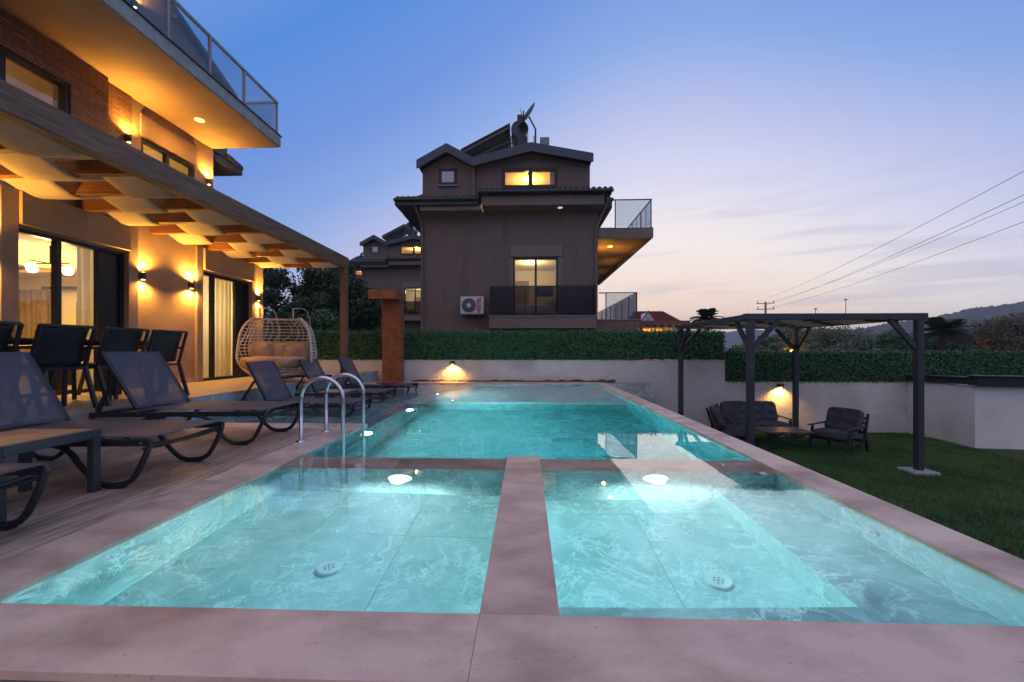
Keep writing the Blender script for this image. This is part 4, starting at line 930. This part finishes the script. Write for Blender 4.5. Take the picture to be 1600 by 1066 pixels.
# ================================================================ hanging chair
def hanging_chair(loc, rz):
    r = root('hanging_chair', 'cream woven double hanging chair with tan cushions on the terrace', 'hanging chair', (0, 0, 0))
    # faces -y.  shell: t around (0 = one rim, 1 = other rim), s from bottom to top
    def S(t, s):
        a = R(-8+196*t); z = .16+1.20*s
        prof = (1-abs((s-.4)/.6)**4.5*.30) if s > .4 else (1-abs((.4-s)/.4)**2.6*.34)
        wx = .76*prof*(1-.16*max(0, s-.3)); wy = .58*prof*(1-.40*max(0, s-.35))
        lean = -.10*s
        ca, sa = math.cos(a), math.sin(a)
        return Vector((-wx*math.copysign(abs(ca)**.7, ca), wy*math.copysign(abs(sa)**.7, sa)-.02, z))
    rows = 17; m = MB()
    for i in range(1, rows):
        s = i/rows; m.tube([S(k/36, s) for k in range(37)], .0125, 6)
    m.build('basket_weave', 'rattan', r)
    m = MB()
    for k in range(1, 18):
        t = k/18; sh = .028
        m.tube([S(min(1, max(0, t+sh*math.sin(6.28*i/24*1.5))), .0+i/24*.985) for i in range(25)], .011, 6)
    m.build('upright_strand', 'rattan', r)
    rim = [S(0, i/20) for i in range(21)]+[S(k/16, 1.0) for k in range(1, 16)]+[S(1, 1-i/20) for i in range(21)]+[S(1-k/16, 0.0)+Vector((0, -.10*math.sin(math.pi*k/16), 0)) for k in range(1, 16)]
    MB().tube(rim, .026, 8, True).build('rim', 'rattan', r)
    fb = [Vector((-.74+1.48*k/20, -.02-.40*math.sin(math.pi*k/20), .36-.22*math.sin(math.pi*k/20)**.6)) for k in range(21)]
    MB().tube(fb, .026, 8).build('front_rim', 'rattan', r)
    m = MB()
    for k in range(1, 20): p = fb[k]; m.tube([p, p*.72+Vector((0, .05, .03)), Vector((p.x*.35, .12, .13))], .008, 5)
    for f_ in (.55, .75, .92): m.tube([Vector((p.x*f_, p.y*f_+.03, p.z*f_+.15*(1-f_)+.01)) for p in fb], .008, 5)
    m.build('base_weave', 'rattan', r)
    def cushion(name, mat, fn, par): MB().grid(fn, 40, 20).build(name, mat, par)
    def puff(cx, cy, cz, a, b, c, ph):
        def fn(u, v):
            t, p = u*2*math.pi, (v-.5)*math.pi
            sg = lambda x, e: math.copysign(abs(x)**e, x)
            x, y, z = sg(math.cos(t), .6)*sg(math.cos(p), .5), sg(math.sin(t), .6)*sg(math.cos(p), .5), sg(math.sin(p), .7)
            k = 1+.07*math.cos(x*12+ph)*math.cos(y*7+z*3)+.06*noise.noise((x*4, y*4, z*4+ph))
            return (cx+a*x*k, cy+b*y*k, cz+c*z*k)
        return fn
    sc1 = MB().grid(puff(0, -.10, .42, .66, .42, .13, 0), 48, 20).build('seat_cushion', 'cushion_tan', r)
    for cx, cy, w in ((-.38, .24, .26), (.0, .30, .27), (.36, .24, .27)):
        MB().grid(puff(cx, cy-.04, .64, w*1.05, .16, .21, cx*7), 30, 16).build('back_cushion', 'cushion_tan', r)
    # stand
    m = MB()
    for s in (-1, 1):
        m.tube(spline([(s*.36, .95, .05), (s*.37, .98, .8), (s*.36+.04, .78, 1.36), (s*.35+.06, .42, 1.60), (s*.34-.06, .08, 1.60)], 7), .009, 6)
    m.build('stand_arm', 'rattan', r)
    m = MB()
    for s in (-1, 1): m.tube([(s*.34-.06, .08, 1.60), (s*.34-.05, .06, 1.36)], .016, 6)
    m.build('rope', 'rattan', r)
    m = MB(); m.bar((-.75, .95, .05), (.85, .95, .05), .07, .06).bar((0, .95, .05), (0, -.35, .05), .07, .06); m.cyl((.05, -.38, .07), (.11, -.38, .07), .07, n=14).cyl((-.11, -.38, .07), (-.05, -.38, .07), .07, n=14); m.build('stand_base', 'metal_dark', r)
    r.location = loc; r.rotation_euler = (0, 0, rz); r.scale = (.92, .92, .92); return r
hanging_chair((-4.98, 8.05, TZ), R(10))

# ================================================================ pool ladder
ld = root('pool_ladder', 'polished steel pool ladder on the coping', 'ladder', (-2.2, 4.4, 0))
for y in (4.16, 4.69):
    m = MB(); L = [(-2.33, y, 0), (-2.33, y, .44)]+arc(-2.11, .44, .22, 180, 0, 16, y)+[(-1.89, y, 0), (-1.89, y, -1.05)]
    m.tube(L, .021, 14); hr = m.build('handrail', 'steel', ld); MB().lathe([(.0, .0155), (.03, .015), (.048, .01), (.05, .0)], (-2.33, y, 0), 20).build('flange', 'steel', hr)
for z in (-.28, -.55, -.82): part('tread', 'steel', ld, (-1.93, -1.85, 4.181, 4.669, z, z+.025), bevel=.004)

# ================================================================ shower column
sw = root('shower_column', 'tall rust brown brick-clad outdoor shower with an overhanging head', 'shower', (-3.87, 11.8, 0))
M('brick_joint', (.10, .035, .015), None, rough=.9)
part('core', 'brick_joint', sw, (-4.14, -3.61, 11.66, 11.97, 0, 2.36), (-4.38, -3.61, 11.23, 11.97, 2.362, 2.62))
rowz = 0; i = 0
while rowz < 2.34:
    part('brick_course', 'shower_brick', sw, (-4.15, -3.60, 11.652, 11.975, rowz+.004, min(rowz+.055, 2.34)), bevel=.003); rowz += .06; i += 1
for k in range(4): part('brick_course', 'shower_brick', sw, (-4.39, -3.60, 11.222, 11.978, 2.366+k*.063, 2.366+k*.063+.058), bevel=.003)
MB().cyl((-4.05, 11.40, 2.36), (-4.05, 11.40, 2.33), .1, .11).cyl((-4.05, 11.4, 2.33), (-4.05, 11.4, 2.325), .1).build('shower_head', 'steel', sw)
for z in (.86, 1.30): MB().cyl((-3.88, 11.65, z), (-3.88, 11.62, z), .035, n=14).cyl((-3.88, 11.62, z), (-3.88, 11.575, z), .014, n=10).cyl((-3.88, 11.58, z), (-3.82, 11.58, z-.01), .01, n=8).build('tap', 'steel', sw)

# ================================================================ metal pergola on the lawn
mp_ = root('garden_pergola', 'dark metal pergola with striped canopy standing on the lawn', 'pergola', (5.8, 9.5, -1.32))
LZ = -1.33; PX, PY = (4.18, 7.22), (7.8, 11.25)
for x in PX:
    for y in PY: part('post', 'pergola_metal', mp_, (x-.056, x+.056, y-.056, y+.056, LZ-.12, 1.505), bevel=.006)
ft = part('footing', 'concrete', mp_, (6.98, 7.44, 7.60, 8.0, -1.5, -1.26), bevel=.02)
for y in PY: part('beam', 'pergola_metal', mp_, (PX[0]-.12, PX[1]+.12, y-.06, y+.06, 1.507, 1.62), bevel=.005)
for x in PX: part('beam', 'pergola_metal', mp_, (x-.06, x+.06, PY[0]+.062, PY[1]-.062, 1.507, 1.615), bevel=.005)
for x, s in ((PX[0], 1), (PX[1], -1)):
    for y, q in ((PY[0], 1), (PY[1], -1)):
        MB().bar((x+s*.05, y, .98), (x+s*.52, y, 1.505), .06, .08).build('brace', 'pergola_metal', mp_); MB().bar((x, y+q*.05, .98), (x, y+q*.52, 1.505), .06, .08).build('brace', 'pergola_metal', mp_)
gy_ = [PY[0]+(PY[1]-PY[0])*k/6 for k in range(1, 6)]
for y in gy_: part('rafter', 'pergola_metal', mp_, (PX[0]+.062, PX[1]-.062, y-.03, y+.03, 1.512, 1.60))
for sidx in range(5):
    xa = PX[0]+.08+sidx*.578; xb = xa+.56; st = (PY[1]-PY[0])/6
    def fn(u, v, xa=xa, xb=xb, sidx=sidx):
        y = PY[0]+.07+(PY[1]-PY[0]-.14)*v; k = (y-PY[0])/st; i = math.floor(k); fr = k-i
        zz = lambda n: 1.61 if (n+sidx) % 2 else 1.502
        s = (1-math.cos(math.pi*fr))/2
        return (xa+(xb-xa)*u, y, zz(i)+(zz(i+1)-zz(i))*s-.006*math.sin(math.pi*fr))
    MB().grid(fn, 3, 60).build('canopy_strip', 'fabric_garden', mp_, solid=.004)

# ================================================================ lawn lounge set
def pad(w, d, h, nx, ny=1, mat='cushion'):
    def fn(u, v):
        t, p = u*2*math.pi, (v-.5)*math.pi
        sg = lambda x, e: math.copysign(abs(x)**e, x)
        x, y, z = sg(math.cos(t), .35)*sg(math.cos(p), .3), sg(math.sin(t), .35)*sg(math.cos(p), .3), sg(math.sin(p), .55)
        dent = 0
        for i in range(nx):
            for j in range(ny):
                dx_, dy_ = (x-(-1+2*(i+.5)/nx))*nx*.8, (y-(-1+2*(j+.5)/ny))*ny*.8
                dent += math.exp(-(dx_*dx_+dy_*dy_)*6)
        k = 1-.45*min(1, dent)+.05*noise.noise((x*2.5, y*2.5, z+w))
        return (x*w/2, y*d/2, z*h/2*k)
    return MB().grid(fn, 48, 22)
def lounge_seat(name, label, w, loc, rz, group=None, nseat=1):
    """faces -y"""
    r = root(name, label, 'sofa' if nseat > 1 else 'armchair', (0, 0, 0), group)
    def placed(mb, T): mb.v = [tuple(T @ Vector(v)) for v in mb.v]; return mb
    for s in (-1, 1):
        x = s*(w/2+.03)
        MB().bar((x, -.36, 0), (x, -.24, .54), .05, .05).build('leg', 'metal_dark', r, .004); MB().bar((x, .46, 0), (x, .30, .60), .05, .055).build('leg', 'metal_dark', r, .004)
        MB().bar((x, -.40, .565), (x, .42, .585), .065, .028).build('armrest', 'interior_dark', r, .005); MB().bar((x, -.28, .08), (x, .36, .30), .03, .03).build('side_brace', 'metal_dark', r)
        MB().bar((x, .30, .30), (x, .47, .86), .045, .045).build('back_post', 'metal_dark', r, .004)
    part('seat_frame', 'metal_dark', r, (-w/2, w/2, -.32, -.28, .26, .32), (-w/2, w/2, .28, .32, .24, .30))
    for k in range(4): q = .2+.2*k; MB().bar((-w/2, .29+.17*q*.95, .36+.5*q), (w/2, .29+.17*q*.95, .36+.5*q), .02, .07).build('back_slat', 'metal_dark', r)
    for k in range(nseat):
        cw = w/nseat; cx = -w/2+cw*(k+.5)
        placed(pad(cw-.01, .70, .19, 2, 2), Matrix.Translation((cx, -.06, .40))).build('seat_cushion', 'cushion', r)
        placed(pad(cw-.01, .52, .20, 2, 2), Matrix.Translation((cx, .30, .70)) @ Matrix.Rotation(R(72), 4, 'X')).build('back_cushion', 'cushion', r)
    r.location = loc; r.rotation_euler = (0, 0, rz); return r
lounge_seat('garden_sofa', 'dark grey cushioned two-seat garden sofa in front of the white wall', 1.45, (5.95, 10.9, LZ-.06), 0, None, 2)
a1 = lounge_seat('garden_armchair', 'dark cushioned garden armchair between the coffee table and the pool', .70, (4.83, 9.85, LZ-.03), R(75), 'garden armchairs under the pergola')
a2 = copy_tree(a1); a2.location = (7.05, 9.55, LZ-.02); a2.rotation_euler = (0, 0, R(-62)); a2['label'] = 'dark cushioned garden armchair standing on open lawn beside the pergola posts'
ct = root('coffee_table', 'low dark garden coffee table with crossed legs', 'table', (5.95, 9.75, LZ))
m = MB(); m.box(5.35, 6.45, 9.40, 10.05, LZ+.40, LZ+.43); m.build('tabletop', 'tan_top', ct, .006)
for y in (9.46, 9.99):
    MB().bar((5.42, y, LZ-.02), (6.36, y, LZ+.40), .04, .035).build('leg', 'metal_dark', ct); MB().bar((6.38, y+.042, LZ-.02), (5.44, y+.042, LZ+.40), .04, .035).build('leg', 'metal_dark', ct)

# ================================================================ beyond the wall
def tree(name, label, base, h, rad, n, mat, leaf=.12, clumps=26, flat=.8, group=None, trunk=.14):
    t = root(name, label, 'tree', base, group); b = Vector(base); m = MB(); top = b+Vector((0, 0, h*.62))
    m.tube([b, b+Vector((.1*rad, 0, h*.3)), top], [trunk, trunk*.75, trunk*.35], 8)
    C = []
    for k in range(clumps):
        a, q, s = random.uniform(0, 6.283), random.uniform(-.75, 1), random.uniform(.35, 1)**.6
        rr = math.sqrt(max(0, 1-q*q)); C.append(b+Vector((math.cos(a)*rr*rad*s, math.sin(a)*rr*rad*s, h-rad*flat+q*rad*flat*s)))
    for c in C[::3]: m.tube([top-Vector((0, 0, h*.2*random.random())), (top+c)/2+Vector((0, 0, .1*rad)), c], [trunk*.4, trunk*.25, trunk*.1], 5)
    m.build('trunk', 'bark', t)
    per = n//clumps; P = []; N = []
    for c in C:
        cr = rad*random.uniform(.24, .42); d = rng.normal(size=(per, 3)); d /= np.linalg.norm(d, axis=1, keepdims=True)
        P.append(np.array(c)+d*(cr*rng.uniform(.45, 1.05, (per, 1)))*np.array([1, 1, .75])); N.append(d+rng.normal(0, .5, (per, 3)))
    quads_object('crown', leaf_quads(np.concatenate(P), np.concatenate(N), leaf), mat, t, kind='stuff'); return t
g1 = 'dark trees behind the villa'
tree('evergreen_tree', 'large dark evergreen tree behind the villa corner', (-13.6, 22, -2), 7.4, 2.6, 14000, 'leaf_dark', .11, 40, .95, g1)
tree('evergreen_tree', 'large dark evergreen tree rising behind the hanging chair', (-10.8, 23, -2), 7.6, 2.7, 14000, 'leaf_dark', .11, 40, .95, g1)
tree('evergreen_tree', 'dark evergreen tree between the timber pergola post and the second house', (-11.6, 26, -2), 7.4, 2.0, 10000, 'leaf_dark', .11, 34, .95, g1)
tree('leafy_bush', 'fresh green bush right behind the leaf screen by the timber post', (-9.4, 18.3, -2), 4.7, 1.7, 11000, 'leaf_mid', .085, 34, .9, g1, .08)
tree('leafy_bush', 'low dark bush behind the leaf screen below the evergreens', (-11.0, 18.6, -2), 4.2, 2.3, 10000, 'leaf_dark', .09, 34, .9, g1, .08)
g2 = 'trees beyond the lawn wall'
tree('olive_tree', 'rounded grey-green olive tree beyond the pergola', (22.6, 32, -3.2), 5.9, 3.2, 26000, 'leaf_olive', .075, 40, .62, g2)
tree('olive_tree', 'small grey-green tree beside the utility pole', (18.2, 31, -3.2), 5.1, 1.8, 12000, 'leaf_olive', .075, 26, .8, g2)
tree('leafy_tree', 'mid green low tree beyond the pergola corner post', (26.6, 31, -3.2), 5.4, 2.2, 16000, 'leaf_mid', .075, 30, .7, g2)
tree('leafy_tree', 'brownish broad tree below the wooded hill', (33.5, 31, -3.2), 6.6, 3.2, 28000, 'leaf_brown', .075, 44, .62, g2)
tree('leafy_tree', 'brownish tree beside the orange street lamp', (38.3, 32, -3.2), 6.8, 3.0, 24000, 'leaf_brown', .075, 40, .65, g2)
tree('leafy_bush', 'low dark bush seen under the pergola beam', (14.8, 28, -3.2), 4.2, 2.0, 14000, 'leaf_mid', .075, 28, .6, g2, .08)
tree('leafy_bush', 'low dark bush behind the right leaf screen end', (29.8, 30, -3.2), 4.6, 2.0, 14000, 'leaf_dark', .075, 28, .6, g2, .08)
def palm(label, base, h, rad):
    t = root('palm_tree', label, 'palm tree', base, 'palm trees'); b = Vector(base)
    m = MB(); m.tube([b, b+Vector((0, 0, h*.5)), b+Vector((.05, 0, h))], [.2, .16, .18], 10); m.build('trunk', 'bark', t); c = b+Vector((.05, 0, h))
    for k in range(36):
        a = k*2.399; el = random.uniform(-.35, 1.15); d = Vector((math.cos(a)*math.cos(el), math.sin(a)*math.cos(el), math.sin(el))); side = d.cross(Vector((0, 0, 1))).normalized()
        pts = [c+d*(rad*q)+Vector((0, 0, -rad*.42*q*q)) for q in (0, .25, .5, .75, 1)]; m = MB(); m.tube(pts, [.03, .025, .02, .014, .006], 5)
        for i in range(26):
            q = .15+.85*i/26; p = c+d*(rad*q)+Vector((0, 0, -rad*.42*q*q)); ln = rad*.34*math.sin(math.pi*min(1, q*.8+.15))
            for s in (-1, 1):
                e = p+side*(s*ln)+d*(ln*.5)+Vector((0, 0, -.25*ln)); m.add([p-d*.05, p+d*.05, e], [(0, 1, 2)])
        m.build('frond', 'leaf_dark', t)
palm('feathery palm tree beside the red-roofed house', (12.1, 28, -3), 6.1, 1.2)
palm('feathery palm tree below the wooded hill', (26.9, 27.5, -3), 5.2, 1.7)

# far house with red roof
fh = root('red_roof_house', 'far house with red tiled roof and a small gabled dormer', 'house', (12.8, 42, -3))
part('wall', 'white_paint', fh, (11.0, 14.7, 40.4, 46, -3, 3.6))
m = MB(); m.prism([(10.7, 40, 3.62), (14.95, 40, 3.62), (14.1, 43, 4.85), (11.2, 43, 4.85)], (0, 0, .08)); m.prism([(14.95, 46, 3.62), (10.7, 46, 3.62), (11.2, 43, 4.86), (14.1, 43, 4.86)], (0, 0, .08)); rf = m.build('roof', 'red_roof', fh)
m = MB()
for k in range(14): z = 3.72+k*.088; y = 39.98+k*.213; m.box(10.75+k*.03, 14.9-k*.055, y, y+.1, z, z+.035)
m.build('tile_row', 'red_roof', rf)
m = MB(); m.prism([(11.0, 39.6, 3.62), (12.3, 39.6, 3.62), (11.65, 39.6, 4.55)], (0, 2.2, 0)); m.build('dormer', 'white_paint', fh)
m = MB(); m.bar((10.9, 39.5, 3.6), (11.65, 39.5, 4.65), .1, .1).bar((12.4, 39.5, 3.6), (11.65, 39.5, 4.65), .1, .1); m.build('dormer_trim', 'red_roof', fh)
part('dormer_window', 'pane_blue', fh, (11.45, 11.85, 39.55, 39.59, 3.68, 4.05)); part('verge', 'plastic_white', fh, (14.9, 15.05, 39.9, 40.05, 3.5, 3.72))
# lit pergola of the neighbour
lp = root('lit_pergola', 'brown slatted pergola glowing orange beyond the leaf screen', 'pergola', (5.6, 18, -2))
part('beam', 'wood_beam', lp, (4.66, 6.7, 17.0, 17.12, 1.98, 2.14))
for k in range(7):
    part('slat', 'fabric_canopy', lp, (4.7, 6.65, 17.3+k*.5, 17.55+k*.5, 1.86, 1.90)); part('rafter', 'wood_rafter', lp, (4.7+k*.3, 4.8+k*.3, 17.2, 20.8, 1.90, 2.0))
for x in (4.72, 6.6):
    for y in (17.02, 20.7): part('post', 'wood_beam', lp, (x-.06, x+.06, y-.0, y+.1, -2, 1.979))
part('back_wall', 'house_paint', lp, (4.4, 6.8, 20.9, 21.0, -2, 2.1))
light('POINT', (5.5, 19.5, 1.1), 260, AMBER, lp, radius=.1)

# utility pole and wires
pa = Vector((34.3, 60, -4)); pb = Vector((13.2, -2, -2.5))
def pole(base, label, ztop):
    u = root('utility_pole', label, 'utility pole', base, 'utility poles'); b = Vector(base)
    m = MB(); m.tube([b, Vector((b.x, b.y, ztop))], [.22, .13], 10); m.build('mast', 'pole_concrete', u); d = Vector((.946, -.32, 0))
    for z in (ztop-.2, ztop-1.05):
        a = MB().bar(Vector((b.x, b.y, z))-d*1.1, Vector((b.x, b.y, z))+d*1.1, .1, .1).build('crossarm', 'metal_dark', u)
        for s in (-1, 1): MB().cyl(Vector((b.x, b.y, z+.05))+d*s, Vector((b.x, b.y, z+.35))+d*s, .06, n=8).build('insulator', 'plastic_grey', a)
pole(pa, 'concrete utility pole with two crossarms beyond the lawn', 7.8); pole(pb, 'near concrete utility pole at the roadside', 8.0)
for i, (z, s) in enumerate(((7.95, -1), (7.95, 1), (7.1, -1), (7.1, 1))):
    d = Vector((.946, -.32, 0)); p = Vector((pa.x, pa.y, z))+d*s; q = Vector((pb.x, pb.y, z+.2))+d*s*1.2; pts = []
    for k in range(33): t = k/32; pts.append(p.lerp(q, t)+Vector((0, 0, -.9*4*t*(1-t))))
    tag(MB().tube(pts, .011, 5).build('power_line', 'wire'), ('overhead power line from the house side of the upper crossarm', 'overhead power line from the hill side of the upper crossarm', 'overhead power line from the house side of the lower crossarm', 'overhead power line from the hill side of the lower crossarm')[i], 'wire', 'overhead power lines')
def mast(x, y, z, label):
    u = root('mast', label, 'mast', (x, y, -4), 'slim masts on the skyline'); MB().cyl((x, y, -4), (x, y, z), .07, .04, n=8).build('shaft', 'metal_dark', u); MB().box(x-.16, x+.16, y-.1, y+.1, z, z+.14).build('head', 'metal_dark', u)
mast(45.5, 60, 8.0, 'slim tall mast on the skyline above the lawn pergola'); mast(41.3, 60, 6.7, 'slim shorter mast on the skyline beside the utility pole')
def street_lamp(x, y, z, label, p, r):
    u = root('street_lamp', label, 'street lamp', (x, y, -4), 'orange street lamps'); MB().cyl((x, y, -4), (x, y, z), .06, .045, n=8).build('post', 'metal_dark', u)
    MB().lathe([(0, -r), (r*.7, -r*.7), (r, 0), (r*.7, r*.7), (0, r)], (x, y, z+r), 14).build('globe', 'street_bulb', u); light('POINT', (x, y, z-.25), p, (1, .4, .08), u, radius=.15)
street_lamp(19.6, 31, .78, 'small orange street lamp just above the leaf screen', 60, .09); street_lamp(35.9, 29.8, 2.1, 'bright orange street lamp glowing through the tree', 700, .16)

# hills
def hill(y0, x0, x1, prof, depth, label, rough):
    def fn(u, v):
        x = x0+(x1-x0)*u; h = prof(u)*math.sin(math.pi*.5*min(1, v*1.0)); n_ = noise.fractal((x*.02, v*6, y0), .8, 2.1, 5)
        return (x, y0+depth*v, -6+h*(1+.10*n_)+rough*noise.noise((x*.35, v*60, 3))*min(1, v*4))
    m = MB(); m.grid(fn, 420, 34, False); tag(m.build('hill', 'hill'), kind='structure', label=label)
hill(420, 250, 1000, lambda u: 8+62*min(1, max(0, (u-.12)/.42))**.75, 130, 'dark wooded hill beyond the lawn', 3.4)
hill(900, -300, 1300, lambda u: 10+50*math.sin(math.pi*min(1, max(0, (u-.2)/.9)))**1.2, 200, 'low far ridge on the horizon', 2.0)

# evening haze
hz = MB().box(-1560, 1560, -1560, 1560, -9, 95).build('haze', 'grout'); hz['kind'] = 'stuff'; hz['label'] = 'thin evening haze over the hills'
hm = bpy.data.materials.new('haze'); hm.use_nodes = True; nt = hm.node_tree; nt.nodes.remove(nt.nodes['Principled BSDF'])
pv = nd(nt, 'ShaderNodeVolumePrincipled'); pv.inputs['Color'].default_value = (.93, .93, 1, 1); pv.inputs['Density'].default_value = .0005
nt.links.new(pv.outputs[0], nt.nodes['Material Output'].inputs['Volume']); hz.data.materials.clear(); hz.data.materials.append(hm)
